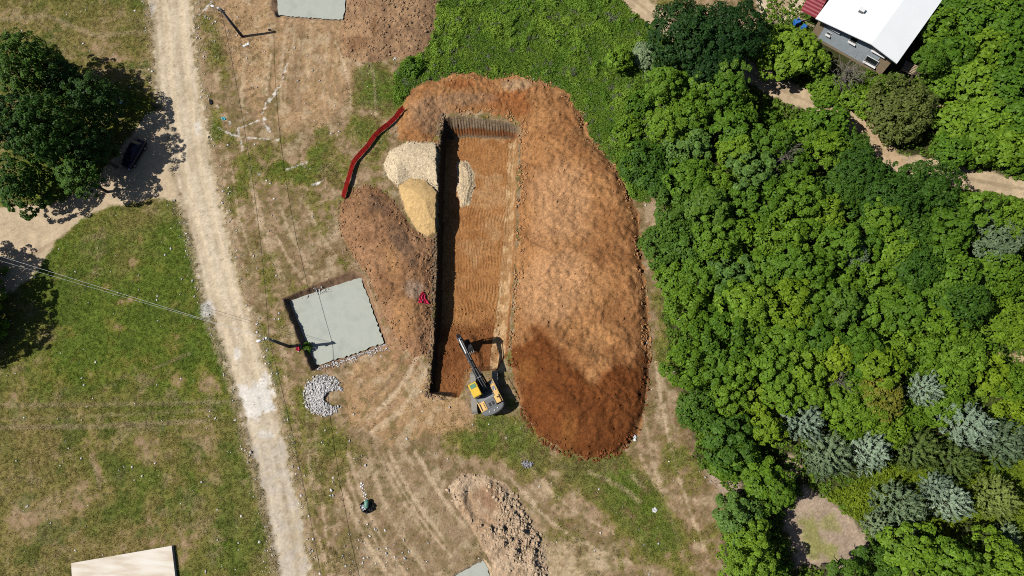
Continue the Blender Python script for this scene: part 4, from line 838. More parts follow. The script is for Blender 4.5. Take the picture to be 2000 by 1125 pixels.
# ------------------------------------------------------------------ the car in the shade
ca, cb = at(240, 333, .7), at(279, 268, .7); cc = (ca + cb) / 2; dv = ca - cb
car = empty('parked_car', (cc.x, cc.y, hz(np.array([cc.x]), np.array([cc.y]))[0]), math.atan2(dv.y, dv.x) - math.pi / 2); tag(car, 'dark navy car parked in the black tree shade on the side road', 'car')
def loft(secs, name, mat, parent, bevel=0):
    """secs: (y, half width, z low, z high)"""
    b = MB(); vs = []
    for y, hw, z0, z1 in secs:
        r_ = .12
        for x, z in ((-hw + r_, z0), (hw - r_, z0), (hw, z0 + r_), (hw, z1 - r_), (hw - r_ * 1.3, z1), (-hw + r_ * 1.3, z1), (-hw, z1 - r_), (-hw, z0 + r_)): vs.append((x, y, z))
    n = 8; fs = [(i * n + k, i * n + (k + 1) % n, (i + 1) * n + (k + 1) % n, (i + 1) * n + k) for i in range(len(secs) - 1) for k in range(n)] + [tuple(range(n)), tuple(range((len(secs) - 1) * n, len(secs) * n))]
    b.add(vs, fs); return b.build(name, mat, parent, 0, True)
body = loft([(-2.2, .72, .4, .85), (-2.05, .82, .28, .98), (-1.2, .88, .22, 1.02), (.9, .88, .22, .98), (1.7, .84, .25, .88), (2.1, .74, .35, .75), (2.2, .6, .4, .65)], 'body', M_NAVY, car)
loft([(-1.75, .68, .85, 1.0), (-1.2, .66, .85, 1.42), (.1, .64, .85, 1.46), (.45, .62, .85, 1.38), (1.05, .66, .85, .98)], 'cabin', M_NAVY, car)
b = MB(); b.add([(-.56, .48, 1.395), (.56, .48, 1.395), (.62, 1.02, 1.02), (-.62, 1.02, 1.02)], [(0, 1, 2, 3)]); b.build('windscreen', M_GLASS, car)
b = MB(); b.add([(-.58, -1.24, 1.425), (.58, -1.24, 1.425), (.62, -1.72, 1.03), (-.62, -1.72, 1.03)], [(0, 1, 2, 3)]); b.build('rear_window', M_GLASS, car)
for sx in (-1, 1):
    b = MB(); b.add([(sx * .685, -1.1, 1.06), (sx * .685, .75, 1.06), (sx * .66, .3, 1.32), (sx * .675, -1.0, 1.34)], [(0, 1, 2, 3)]); b.build('side_window', M_GLASS, car)
    b = MB(); b.box((sx * .62, 2.1, .66), (.3, .16, .12)); b.build('headlight', M_WHITE, car, .02)
    b = MB(); b.box((sx * .95, .62, 1.0), (.18, .1, .12)); b.build('side_mirror', M_NAVY, car, .02)
    for yy in (-1.35, 1.35):
        b = MB(); b.tube([(sx * .68, yy, .32), (sx * .9, yy, .32)], .32, 16); wh = b.build('wheel', M_TYRE, car)
        b = MB(); b.tube([(sx * .89, yy, .32), (sx * .915, yy, .32)], .2, 12); b.build('rim', M_ROD, wh)

# ------------------------------------------------------------------ the white roofed house
EZ = 4.4
A, B_, C_ = at(1593, 36, EZ), at(1752, 124, EZ), at(1818, 10, EZ)
ux = (B_ - A); LW = ux.length; ux.normalize(); uy = Vector((-ux.y, ux.x, 0)); LD = (C_ - B_).length + 1.2
hs = empty('house', (A.x, A.y, 0), math.atan2(ux.y, ux.x)); tag(hs, 'two-storey house with a white gable roof and blue grey boarded front', 'house')
ov = .65; RZ = .75
# local: x along the gable front, y towards the back, front wall at y = ov + .1
x0, x1, y0, y1 = .35, LW - .55, ov + .15, LD - .4
rx = LW * .66
def gz(x): return EZ - .12 + RZ * (x / rx if x < rx else (LW - x) / (LW - rx))
w_poly = [(x0, 0), (x1, 0), (x1, gz(x1) - .05), (rx, gz(rx) - .05), (x0, gz(x0) - .05)]
b = MB(); b.prism(w_poly, y0, y1, 'y'); b.build('wall', M_TAN, hs)
b = MB(); b.prism([(1.35, .5), (x1 - 1.35, .5), (x1 - 1.35, gz(x1 - 1.35) - .25), (rx, gz(rx) - .25), (1.35, gz(1.35) - .25)], y0 - .05, y0 + .01, 'y'); b.build('cladding', M_CLADD, hs)
def window(xa, xb, za, zb, sill=True):
    b = MB(); m_ = .05
    for (cx, cz, sx_, sz_) in (((xa + xb) / 2, zb + m_ / 2, xb - xa + .1, m_), ((xa + xb) / 2, za - m_ / 2, xb - xa + .1, m_), (xa - m_ / 2, (za + zb) / 2, m_, zb - za), (xb + m_ / 2, (za + zb) / 2, m_, zb - za)): b.box((cx, y0 - .075, cz), (sx_, .06, sz_))
    f = b.build('window', M_WHITE, hs)
    b = MB(); b.box(((xa + xb) / 2, y0 - .058, (za + zb) / 2), (xb - xa, .012, zb - za)); b.build('pane', M_GLASS, f)
    if sill: b = MB(); b.box(((xa + xb) / 2, y0 - .17, za - .08), (xb - xa + .2, .26, .06)); b.build('sill', M_WHITE, f)
window(1.75, 3.25, 3.45, 4.1); window(2.0, 2.45, 2.05, 2.45); window(4.75, 5.55, 2.9, 3.85); window(7.6, 9.2, 3.5, 4.45); window(7.55, 9.05, 1.1, 2.15)
b = MB(); b.prism([(-.02, EZ), (rx, EZ + RZ), (LW, EZ), (LW, EZ - .12), (rx, EZ + RZ - .14), (-.02, EZ - .12)], 0, LD, 'y'); rf = b.build('roof', M_ROOFW, hs, .015)
b = MB(); b.prism([(-.05, EZ - .13), (rx, EZ + RZ - .15), (LW + .03, EZ - .13), (LW + .03, EZ - .3), (rx, EZ + RZ - .32), (-.05, EZ - .3)], .03, .09, 'y'); b.build('fascia', M_DARK, rf)
vpt = at(1684, 19, EZ + .8) - A; vx, vy = vpt.dot(ux), vpt.dot(uy)
zr = EZ + RZ * (vx / rx if vx < rx else 1)
b = MB(); b.box((vx, vy, zr + .15), (.55, .4, .5)); ch = b.build('chimney', M_GREYM, rf, .02); b = MB(); b.box((vx, vy, zr + .43), (.68, .5, .06)); b.build('chimney_cap', M_WHITE, ch)
# red lean-to roof on the left side
P = [at(1563, 21, 2.7), at(1594, 37, 2.9), at(1634, -35, 2.9), at(1603, -51, 2.7)]
lp = [((p - A).dot(ux), (p - A).dot(uy), p.z) for p in P]; b = MB(); N = 46; vs = []
for i in range(N + 1):
    t = i / N
    for k in (0, 1):
        a_ = lp[0] if k == 0 else lp[1]; c_ = lp[3] if k == 0 else lp[2]; vs.append((a_[0] + (c_[0] - a_[0]) * t, a_[1] + (c_[1] - a_[1]) * t, a_[2] + (c_[2] - a_[2]) * t + (.10 if i % 4 in (0, 1) else 0)))
b.add(vs, [(2 * i, 2 * i + 1, 2 * i + 3, 2 * i + 2) for i in range(N)]); lt = b.build('lean_to_roof', M_REDROOF, hs); sm = lt.modifiers.new('thickness', 'SOLIDIFY'); sm.thickness = .03; sm.offset = -1
for k in (0, 3): b = MB(); b.box((lp[k][0] + .1, lp[k][1] + (.1 if k == 0 else -.1), 1.3), (.1, .1, 2.6)); b.build('lean_to_post', M_WOOD, hs)
def crate(name, px, py, sz, mat, label, cat, rz=.5, slats=0):
    q = at(px, py, sz[2]); b = MB()
    if slats:
        for k in range(slats): b.box((0, (k + .5) / slats * sz[1] - sz[1] / 2, sz[2] - .02), (sz[0], sz[1] / slats * .75, .04))
        for x in (-1, 0, 1): b.box((x * (sz[0] / 2 - .06), 0, (sz[2] - .04) / 2), (.1, sz[1], sz[2] - .04))
    else: b.box((0, 0, sz[2] / 2), sz, 0, None, .92)
    o = b.build(name, mat, None, .02, loc=(q.x, q.y, hz(np.array([q.x]), np.array([q.y]))[0])); o.rotation_euler.z = rz; return tag(o, label, cat)
crate('timber_stack', 1777, 133, (1.6, 1.5, .9), M_WOOD, 'grey brown timber stack beside the right corner of the house', 'timber stack', -.5, 7)
crumple('blue_tarpaulin', [(1757, 138), (1764, 123), (1769, 126), (1762, 142)], .1, M_BLUE, 'bright blue tarpaulin draped beside the timber stack by the house', 'tarpaulin'); bpy.data.objects['blue_tarpaulin'].location.z += .55
crate('white_boards', 1759, 146, (1.2, .7, .35), M_WHITE, 'pale white boards stacked in front of the timber stack', 'boards', -.5, 4)
crate('blue_barrel', 1558, 40, (.8, .7, .8), M_BLUE, 'blue plastic tub left of the red lean-to roof', 'tub', .4)
crate('blue_barrel', 1571, 51, (.7, .6, .7), M_BLUE, 'blue plastic tub nearer the house front under the tree', 'tub', .8)
crate('wooden_plank_stack', 1567, 38, (1.2, .35, .4), M_WOOD, 'pale plank stack beside the blue tubs at the lean-to', 'planks', -.4, 2)
crate('wooden_plank_stack', 1584, 49, (1.0, .3, .4), M_WOOD, 'short plank stack at the left corner of the house front', 'planks', -.5, 2)

# ------------------------------------------------------------------ foliage
def quads_from(c, nrm, size, asp, tdir=None, jitter=.5):
    """Leaf-shaped quads at centres c facing nrm; tdir is the way the leaf points."""
    n = len(c); nrm = nrm + jitter * rng.standard_normal((n, 3)); nrm /= np.linalg.norm(nrm, axis=1, keepdims=True) + 1e-9
    if tdir is None: tdir = rng.standard_normal((n, 3))
    u = tdir - nrm * (tdir * nrm).sum(1, keepdims=True); u /= np.linalg.norm(u, axis=1, keepdims=True) + 1e-9
    v = np.cross(nrm, u); a = (size * asp)[:, None] * .5; b = size[:, None] * .5
    co = np.stack([c - u * a, c + v * b - u * a * .1, c + u * a, c - v * b - u * a * .1], 1).reshape(-1, 3)
    return co, np.arange(4 * n).reshape(n, 4)
def fib(n):
    i = np.arange(n) + .5; z = 1 - 2 * i / n; a = i * 2.399963; r = np.sqrt(1 - z * z); return np.stack([r * np.cos(a), r * np.sin(a), z], 1)
def unit(v): return v / (np.linalg.norm(v, axis=1, keepdims=True) + 1e-9)
def crown_mesh(name, R, kind):
    """Leaves gathered in tufts over an uneven crown; origin at the crown's centre."""
    if kind == 'tuft': rz, spc, tr, nl, ls, asp, gap, flat = 1.2, .84, .45, 66, .165, 1.6, .14, .8
    elif kind == 'fine': rz, spc, tr, nl, ls, asp, gap, flat = .80, .62, .42, 42, .15, 1.7, .08, .8
    elif kind == 'broad': rz, spc, tr, nl, ls, asp, gap, flat = .75, .74, .50, 26, .30, 1.25, .12, .6
    elif kind == 'willow': rz, spc, tr, nl, ls, asp, gap, flat = 1.35, .55, .40, 30, .13, 3.6, .06, 1.0
    elif kind == 'shrub': rz, spc, tr, nl, ls, asp, gap, flat = .75, .50, .34, 26, .17, 1.5, .05, .8
    n = int(4 * math.pi * R * R / (spc * spc)); d = fib(n) + rng.standard_normal((n, 3)) * .35 * spc / R; d = unit(d)
    d = d[(d[:, 2] > (-.85 if R > 4 else -.45)) & (rng.random(n) > gap)]; n = len(d)
    ph = rng.random((5, 3)) * 6.28; fr = unit(rng.standard_normal((5, 3))) * np.array([2.2, 3.1, 4.0, 5.2, 3.6])[:, None]
    lump = sum(np.sin(d @ fr[k] + ph[k, 0]) for k in range(5)) / 5
    rad = R * (.84 + .30 * lump + .11 * rng.standard_normal(n)).clip(.45, 1.2)
    prof = np.ones(n)
    if kind == 'willow': prof = np.where(d[:, 2] > 0, 1 - .55 * d[:, 2] ** 1.2 * (np.hypot(d[:, 0], d[:, 1])), 1.0)
    tc = d * rad[:, None] * np.stack([prof, prof, np.full(n, rz)], 1)
    k = rng.poisson(nl, n).clip(6, 90); ti = np.repeat(np.arange(n), k); m = len(ti)
    dd = unit(rng.standard_normal((m, 3))); out = unit(d * np.array([1, 1, 1.3]))[ti]
    flip = (dd * out).sum(1) < -.25; dd[flip] *= -1
    tsz = tr * (.7 + .6 * rng.random(n))[ti] * (.55 + .45 * rng.random(m) ** .5)
    if kind == 'willow':
        sd_ = unit(d * np.array([.8, .8, .5]) + np.array([0, 0, .8]))[ti]
        pos = tc[ti] + sd_ * (rng.random((m, 1)) - .25) * tr * 3.0 + dd * tr * .22
        nrm = unit(dd * .7 + out * .5 + np.array([0, 0, .3])); co, f = quads_from(pos, nrm, ls * (.7 + .6 * rng.random(m)), asp, sd_, .25)
    else:
        dd2 = dd * np.array([1, 1, flat]); pos = tc[ti] + dd2 * tsz[:, None] + out * .12
        nrm = unit(dd * .75 + out * .5 + np.array([-.25, 0, .95])); co, f = quads_from(pos, nrm, ls * (.7 + .6 * rng.random(m)), asp, None, .28)
    mi = int((240 if R > 4 else 110) * R * R); e = unit(rng.standard_normal((mi, 3))) * (R * (.25 + .5 * rng.random((mi, 1)))) * np.array([1, 1, rz]); e = e[e[:, 2] > -.4 * R]
    co2, f2 = quads_from(e, unit(rng.standard_normal((len(e), 3)) + np.array([0, 0, .6])), np.full(len(e), ls * 1.5), 1.3)
    return raw_mesh(name, np.concatenate([co, co2]), np.concatenate([f, f2 + len(co)]), None, False)
def trunk_mesh(name, H, R, r0, dead=False):
    b = MB(); P = []; x = y = 0.0
    for i in range(6): P.append((x, y, H * i / 5 - (.3 if i == 0 else 0))); x += random.uniform(-.12, .12); y += random.uniform(-.12, .12)
    b.tube(P, [r0 * (1.25 - .17 * i) for i in range(6)], 8)
    for k in range(46 if dead else 7):
        a = k * 2.4; z = H * random.uniform(.25 if dead else .4, .98); L = R * random.uniform(.5, 1.0); up = random.uniform(.25, .9)
        p = Vector((0, 0, z)); pts = [p]
        for q in range(1, 5): pts.append(p + Vector((math.cos(a) * L * q / 4 + random.uniform(-.15, .15), math.sin(a) * L * q / 4 + random.uniform(-.15, .15), up * L * (q / 4) ** 1.2)))
        w0 = r0 * (.28 if dead else .5); b.tube(pts, [w0, w0 * .75, w0 * .5, w0 * .33, w0 * .15], 5)
        if dead:
            for j in range(4):
                s = pts[1 + j % 3].lerp(pts[2 + j % 3], random.random()); e = s + Vector((random.uniform(-.8, .8), random.uniform(-.8, .8), random.uniform(0, .7))); b.tube([s, s.lerp(e, .5) + Vector((0, 0, .08)), e], [.03, .022, .01], 4)
    me = bpy.data.meshes.new(name); me.from_pydata(b.v, [], b.f); me.update(); me.materials.append(M_DEAD if dead else M_BARK)
    return me
LM = {'dusk': leafmat('leaves full green', (.022, .066, .008), (.110, .225, .020), .15),
      'mid': leafmat('leaves mid green', (.072, .148, .012), (.22, .40, .028), .33),
      'deep': leafmat('leaves deep green', (.042, .10, .012), (.14, .275, .026), .3),
      'blue': leafmat('leaves bluish green', (.056, .125, .026), (.165, .32, .06), .33),
      'lime': leafmat('leaves yellow green', (.076, .155, .011), (.245, .42, .027), .33),
      'acid': leafmat('leaves bright yellow green', (.105, .19, .010), (.31, .46, .025), .33),
      'olive': leafmat('leaves olive', (.10, .15, .035), (.23, .31, .07)),
      'silver': leafmat('leaves silver green', (.15, .22, .14), (.33, .44, .30), .15),
      'sage': leafmat('leaves sage green', (.11, .17, .08), (.25, .335, .175), .15),
      'brown': leafmat('leaves brownish green', (.060, .086, .018), (.18, .225, .05)),
      'rust': leafmat('leaves reddish green', (.115, .135, .014), (.29, .29, .04)),
      'oak': leafmat('leaves dark oak green', (.015, .048, .010), (.050, .125, .020))}
CR_ = {}
for kind, sizes in {'tuft': (2.0, 3.2, 4.6), 'fine': (2.0, 3.4, 4.8), 'broad': (2.0, 3.0), 'willow': (1.8, 2.8), 'shrub': (1.2, 2.0)}.items():
    for R in sizes: CR_[(kind, R)] = [crown_mesh('crown leaves', R, kind) for _ in range(3 if kind == 'tuft' else 2)]
TR_ = {h: [trunk_mesh('trunk wood', h, h * .35, .07 + .022 * h) for _ in range(2)] for h in (1.5, 3.0, 5.0, 7.0)}
NAME = {'tuft': ('broadleaf_tree', 'tree', 'trees of the wood'), 'fine': ('broadleaf_tree', 'tree', 'trees of the wood'), 'broad': ('hazel_bush', 'bush', 'hazel bushes in rows'), 'willow': ('willow_tree', 'tree', 'silvery and sage trees'), 'shrub': ('shrub', 'shrub', 'shrubs')}
def tree(px, py, r, kind, lm, label, H=None, grp=None, name=None):
    r = r * {'willow': .74, 'broad': .86}.get(kind, .92) * (random.uniform(.80, 1.06) if kind == 'tuft' and px > 1280 else 1)
    if H is not None and kind in ('tuft', 'fine') and H < 9.2: H = max(3.5, H + random.uniform(-1.3, 1.5))
    if H is None: H = {'tuft': 7.5, 'fine': 7.0, 'broad': 4.0, 'willow': 6.0, 'shrub': 2.2}[kind]
    rm0 = r * .066 * (1 - H * .8 / CAM_H); Rs = [q for k, q in CR_ if k == kind]; R = min(Rs, key=lambda q: abs(q - rm0)); sc = rm0 / R
    rzf = {'tuft': 1.2, 'fine': .8, 'broad': .75, 'willow': 1.35, 'shrub': .75}[kind]
    big = 1.3 if r > 50 and H > 8.9 and kind == 'tuft' else 1.0; rzf *= big
    zc = max(H - rm0 * rzf, rm0 * rzf * .45); p = at(px, py, zc + .3 * rm0); zg = float(hz(np.array([p.x]), np.array([p.y]))[0])
    nm, cat, g = NAME[kind]; nm = name or nm
    o = empty(nm, (p.x, p.y, zg), random.uniform(0, 6.28)); tag(o, label, cat, grp or g)
    c = bpy.data.objects.new('crown', random.choice(CR_[(kind, R)])); COL.objects.link(c); c.parent = o; c.location = (0, 0, zc); c.scale = (sc * random.uniform(.95, 1.06), sc * random.uniform(.95, 1.06), sc * big * random.uniform(.92, 1.1)); c.rotation_euler.z = random.uniform(0, 6.28)
    if not c.data.materials: c.data.materials.append(None)
    c.material_slots[0].link = 'OBJECT'; c.material_slots[0].material = LM[lm]
    h = min(TR_, key=lambda q: abs(q - zc)); t = bpy.data.objects.new('trunk', random.choice(TR_[h])); COL.objects.link(t); t.parent = o; t.scale = (1, 1, zc / h)
    return o
TL = [
 # big trees west of the road
 (52, 128, 84, 'tuft', 'dusk', 'large green tree at the left edge, uppermost of the shade group', 13),
 (95, 258, 84, 'tuft', 'dusk', 'large green tree in the middle of the shade group left of the road', 13.5),
 (24, 240, 60, 'tuft', 'oak', 'dark green tree at the left edge behind the shade group', 12.5),
 (36, 358, 62, 'tuft', 'dusk', 'green tree lowest of the left shade group above the side road', 9.5),
 (146, 340, 47, 'tuft', 'dusk', 'smaller rounded tree nearest the navy parked car', 8),
 (118, 150, 34, 'tuft', 'oak', 'small dark crown on the upper right side of the left shade group', 8.2),
 (185, 192, 56, 'tuft', 'oak', 'dim dark tree in the upper part of the black shade left of the road', 7.0),
 (172, 292, 48, 'tuft', 'oak', 'dim dark tree in the black shade just above the navy car', 6.5),
 # north side by the track
 (1340, 55, 74, 'fine', 'oak', 'very dark green oak beside the forest track near the top edge', 9.5),
 (1432, 52, 66, 'fine', 'oak', 'dark oak by the yard, right of another dark oak', 9.5),
 (1395, 110, 52, 'fine', 'oak', 'dark oak crown south of the two top dark oaks', 8.5),
 (1318, 110, 40, 'fine', 'deep', 'dark green tree at the weed edge below the left dark oak', 7),
 (1425, 140, 40, 'tuft', 'deep', 'shaded dark tree between the oaks and the forest track', 7),
 (1545, 96, 62, 'broad', 'mid', 'broad bright leafy tree in front of the house windows', 6),
 (1512, 72, 30, 'broad', 'mid', 'leafy bush at the yard edge left of the red lean-to', 4.5),
 (1592, 118, 30, 'broad', 'mid', 'leafy bush between the house front and the forest track', 4),
 (1300, 165, 42, 'tuft', 'mid', 'soft mid-green tree where the weeds meet the wood', 6.5),
 (1372, 152, 42, 'tuft', 'mid', 'tufted tree just south of the dark oaks', 7.5),
 (1424, 176, 36, 'tuft', 'mid', 'tufted tree at the left bank of the forest track', 7.5),
 (1446, 204, 32, 'tuft', 'lime', 'yellowish tufted tree leaning over the forest track bend', 7.5),
 (1345, 225, 46, 'tuft', 'lime', 'yellow-tipped tree inside the upper edge of the wood', 7.5),
 (1300, 245, 40, 'tuft', 'mid', 'green tree at the weed border north of the spoil heap', 6.5),
 (1398, 215, 38, 'tuft', 'mid', 'mid-green tree right of the yellow-tipped tree', 7.5),
 (1440, 248, 40, 'tuft', 'mid', 'tufted tree in the wood below the forest track bend', 8),
 (1508, 282, 34, 'tuft', 'lime', 'pale green narrow tree beside the bare dead branches', 8),
 (1265, 318, 46, 'fine', 'deep', 'dark fine-leaved thicket tree right of the spoil heap shoulder', 5),
 (1345, 285, 42, 'tuft', 'blue', 'bluish-green tree right of the dark thicket tree', 7),
 (1440, 300, 42, 'tuft', 'lime', 'yellow-green tree in a dark gap of the upper wood', 8),
 (1352, 345, 48, 'tuft', 'mid', 'bright tufted tree above the bare patch by the spoil', 7.5),
 (1300, 360, 36, 'fine', 'deep', 'dark bush at the wood edge above the bare patch', 4.5),
 (1470, 335, 46, 'tuft', 'blue', 'bluish tufted tree left of the dead grey branches', 8),
 (1400, 350, 36, 'tuft', 'mid', 'mid-green tree crowded in the upper middle wood', 7.5),
 (1556, 325, 32, 'tuft', 'lime', 'light green tree right of the dead grey branches', 8),
 (1560, 268, 40, 'broad', 'mid', 'bushy green tree at the south bank of the forest track', 5),
 (1618, 240, 44, 'broad', 'mid', 'bright spreading tree beside the track below the bare grey tree', 5.5),
 (1502, 228, 18, 'shrub', 'mid', 'green shrub on the left verge of the forest track', 2.2),
  (1676, 280, 22, 'fine', 'deep', 'small dark tree between the spreading tree and brownish thorn tree', 4.5),
 (1625, 292, 36, 'tuft', 'lime', 'yellow-green tree below the spreading track-side tree', 7.5),
 (1680, 335, 56, 'fine', 'deep', 'dark feathery tree left of the large dark dome tree', 8),
 (1814, 376, 64, 'fine', 'deep', 'large dark dome tree beside the forest track fork', 8.5),
 (1745, 388, 52, 'fine', 'deep', 'dark green tree joining two large dark crowns', 8),
 (1640, 380, 44, 'fine', 'deep', 'dark tree behind the yellow-green crowns in the mid wood', 8),
 (1768, 210, 64, 'fine', 'brown', 'large brownish green thorn tree overhanging the track', 6),
 (1912, 408, 42, 'tuft', 'mid', 'bright green tree right of the large dark dome tree', 7),
 (1976, 420, 36, 'fine', 'mid', 'green tree at the right edge below the forest track', 6.5),
 # the body of the wood
 (1320, 415, 44, 'tuft', 'deep', 'dark tree right of the bare patch beside the spoil', 7),
 (1388, 405, 44, 'tuft', 'deep', 'dark green tree left of the sunny crown in the upper wood', 8),
 (1440, 405, 52, 'tuft', 'mid', 'wide sunny crown in the upper middle wood', 8.5),
 (1505, 390, 40, 'tuft', 'mid', 'mid-green tree right of the wide sunny crown', 8.5),
 (1562, 390, 50, 'tuft', 'mid', 'broad sunny tree south of the dead grey branches', 8.5),
 (1618, 412, 34, 'tuft', 'lime', 'small yellow-green crown above the dark mid wood', 8.5),
 (1722, 428, 32, 'tuft', 'lime', 'yellow-green crown below the joined dark crowns', 8),
 (1860, 440, 40, 'tuft', 'lime', 'yellow-green tree below the large dark dome tree', 7.5),
 (1790, 455, 40, 'fine', 'deep', 'dark tree south of the large dark dome tree', 7.5),
 (1948, 462, 46, 'fine', 'sage', 'grey-green domed tree near the right edge', 6.5),
 (1300, 475, 46, 'fine', 'deep', 'dark thicket bulging over the spoil edge at left of the wood', 4.5),
 (1345, 470, 42, 'fine', 'deep', 'dark tree inside the bulging thicket', 6),
 (1400, 470, 48, 'tuft', 'mid', 'mid-green tree right of the bulging dark thicket', 8),
 (1468, 475, 46, 'tuft', 'lime', 'sunny yellow-green tree in the heart of the wood', 8.5),
 (1530, 462, 42, 'tuft', 'lime', 'yellow-green tree second right from the bulging thicket level', 8.5),
 (1588, 452, 38, 'tuft', 'lime', 'bright crown left of the shadowed gap in the wood', 8.5),
 (1640, 478, 46, 'tuft', 'mid', 'mid-green crown in the centre right of the wood', 8.5),
 (1692, 470, 40, 'tuft', 'mid', 'green crown with a greyish neighbour in the central wood', 8),
 (1755, 482, 42, 'fine', 'mid', 'fresh green crown right of centre in the wood', 7.5),
 (1835, 475, 42, 'tuft', 'lime', 'yellow-green crown left of the grey-green domed tree', 7.5),
 (1325, 540, 38, 'shrub', 'mid', 'bright low shrub at the wood edge by the middle of the spoil', 3),
 (1372, 535, 42, 'tuft', 'mid', 'green tree behind the bright low edge shrub', 7),
 (1432, 530, 40, 'tuft', 'blue', 'bluish grey-green tree in the left middle wood', 8),
 (1490, 530, 40, 'tuft', 'mid', 'mid-green tree right of the bluish grey-green tree', 8.5),
 (1545, 520, 40, 'tuft', 'mid', 'dense green tree left of the pale sunny crowns', 8.5),
 (1595, 520, 40, 'tuft', 'lime', 'sunny streaked crown in the middle wood', 8.5),
 (1650, 540, 44, 'tuft', 'lime', 'bright lime crown, upper of the pale sunny crowns', 8.5),
 (1716, 545, 48, 'tuft', 'lime', 'wide lime crown, right of the pale sunny crowns', 8.5),
 (1672, 498, 22, 'fine', 'sage', 'small greyish crown among the pale sunny crowns', 8),
 (1795, 520, 44, 'fine', 'deep', 'dark crown right of the wide lime crown', 7),
 (1860, 530, 44, 'fine', 'mid', 'green crown below the grey-green domed tree', 7),
 (1820, 572, 44, 'tuft', 'mid', 'dappled green crown in the right middle wood', 7),
 (1885, 590, 44, 'fine', 'deep', 'dark green crown beside the yellow-green scrub at right', 6.5),
 (1945, 530, 44, 'fine', 'lime', 'yellow-green tree at the right edge of the wood', 5),
 (1985, 545, 36, 'fine', 'lime', 'yellow-green scrub tree touching the right frame edge', 4.5),
 (1345, 600, 42, 'tuft', 'mid', 'edge tree level with the white concrete recess, by the spoil', 6.5),
 (1400, 590, 44, 'tuft', 'mid', 'mid-green tree one step inside the wood edge', 7.5),
 (1460, 590, 44, 'tuft', 'mid', 'green tree left of the acid yellow crown', 8),
 (1545, 590, 40, 'tuft', 'acid', 'acid yellow-green crown in the left middle wood', 8.5),
 (1600, 580, 40, 'tuft', 'lime', 'lime crown right of the acid yellow crown', 8.5),
 (1645, 600, 42, 'tuft', 'deep', 'dark crown below the pale sunny crowns', 8),
 (1710, 610, 46, 'tuft', 'mid', 'green crown below the wide lime crown', 8),
 (1770, 610, 40, 'tuft', 'lime', 'yellowish crown left of the dappled green crown', 7.5),
 (1835, 640, 42, 'tuft', 'lime', 'yellowish crown above the dark right-hand wood', 7),
 (1955, 620, 44, 'fine', 'lime', 'pale yellow-green scrub tree above the tan clearing at right', 4.5),
 (1990, 640, 30, 'shrub', 'lime', 'pale scrub bush on the right frame edge above the clearing', 2.5),
 (1368, 660, 44, 'tuft', 'mid', 'edge tree right of the top of the dark red spoil', 6.5),
 (1425, 655, 44, 'tuft', 'mid', 'shaggy green tree in the lower left wood', 7.5),
 (1480, 650, 42, 'tuft', 'lime', 'sunlit crown in the lower left wood', 8),
 (1540, 655, 44, 'tuft', 'mid', 'green crown with a dark hole on its left in the lower wood', 8),
 (1595, 650, 40, 'tuft', 'mid', 'mid-green crown left of the bright lime dome', 8),
 (1622, 690, 42, 'tuft', 'acid', 'bright lime dome crown in the lower middle wood', 8),
 (1680, 670, 44, 'tuft', 'mid', 'green crown right of the bright lime dome', 7.5),
 (1745, 670, 44, 'tuft', 'lime', 'yellow-green crown above the vivid yellow tree', 7.5),
 (1800, 690, 44, 'fine', 'mid', 'green crown above the silver willow', 6.5),
 (1880, 680, 44, 'fine', 'mid', 'dark green crown left of the tan clearing at the right', 6),
 (1340, 712, 40, 'tuft', 'mid', 'edge tree right of the dark red spoil', 6),
 (1392, 725, 44, 'tuft', 'mid', 'tree behind the edge tree right of the dark red spoil', 7),
 (1452, 715, 42, 'tuft', 'mid', 'green tree above the dark gap in the lower wood', 7.5),
 (1510, 715, 42, 'tuft', 'mid', 'dense green tree above the palm-like yellow crown', 7.5),
 (1565, 715, 42, 'tuft', 'lime', 'yellow-green tree above the first silver willow', 7.5),
 (1655, 735, 46, 'tuft', 'lime', 'soft yellow-green tree left of the vivid yellow tree', 6.5),
 (1722, 712, 34, 'tuft', 'acid', 'vivid yellow tree in the lower right wood', 7.5),
 (1850, 728, 40, 'fine', 'mid', 'green tree above the right silver willow', 6),
 (1925, 728, 38, 'tuft', 'acid', 'bright yellow-green bush just below the tan clearing at right', 4.5),
 (1975, 745, 36, 'tuft', 'lime', 'green bush at the right edge below the tan clearing', 4.5),
 (1425, 775, 34, 'tuft', 'lime', 'light green tree above the dark bush at the lower wood edge', 5.5),
 (1362, 798, 36, 'fine', 'deep', 'dark green bush beside the lower right rim of dark red spoil', 3.5),
 (1480, 780, 36, 'tuft', 'acid', 'palm-like yellow-centred crown in the lower wood', 6),
 (1530, 770, 36, 'tuft', 'mid', 'green tree left of the first silver willow', 6.5),
 (1585, 765, 30, 'tuft', 'mid', 'green crown directly above the first silver willow', 6),
 (1640, 790, 40, 'tuft', 'lime', 'yellow-green tree right of the first silver willow', 5.5),
 (1690, 790, 42, 'fine', 'lime', 'green tree in the lower wood above the second silver willow', 5.5),
 (1722, 775, 36, 'fine', 'rust', 'reddish tinged tree in the lower right wood', 5),
 (1740, 835, 36, 'fine', 'lime', 'yellow-green bush above the pointed silver willow', 4.5),
 (1660, 836, 32, 'fine', 'lime', 'yellow-green scrub between two silver willows', 3.5),
 (1785, 805, 34, 'fine', 'lime', 'yellow-green tree below the whitest willow', 5),
 (1842, 785, 38, 'fine', 'mid', 'fresh green tree between two silver crowns', 5.5),
 (1980, 812, 34, 'tuft', 'acid', 'yellow bush at the right edge beside tall shadows', 3.5),
 (1420, 855, 46, 'tuft', 'deep', 'dark green tree at the lower wood edge above the stony patch', 6),
 (1498, 838, 36, 'tuft', 'acid', 'acid green tree left below the first silver willow', 5),
 (1460, 895, 34, 'tuft', 'mid', 'green tree above the tree with the long black shadow', 5),
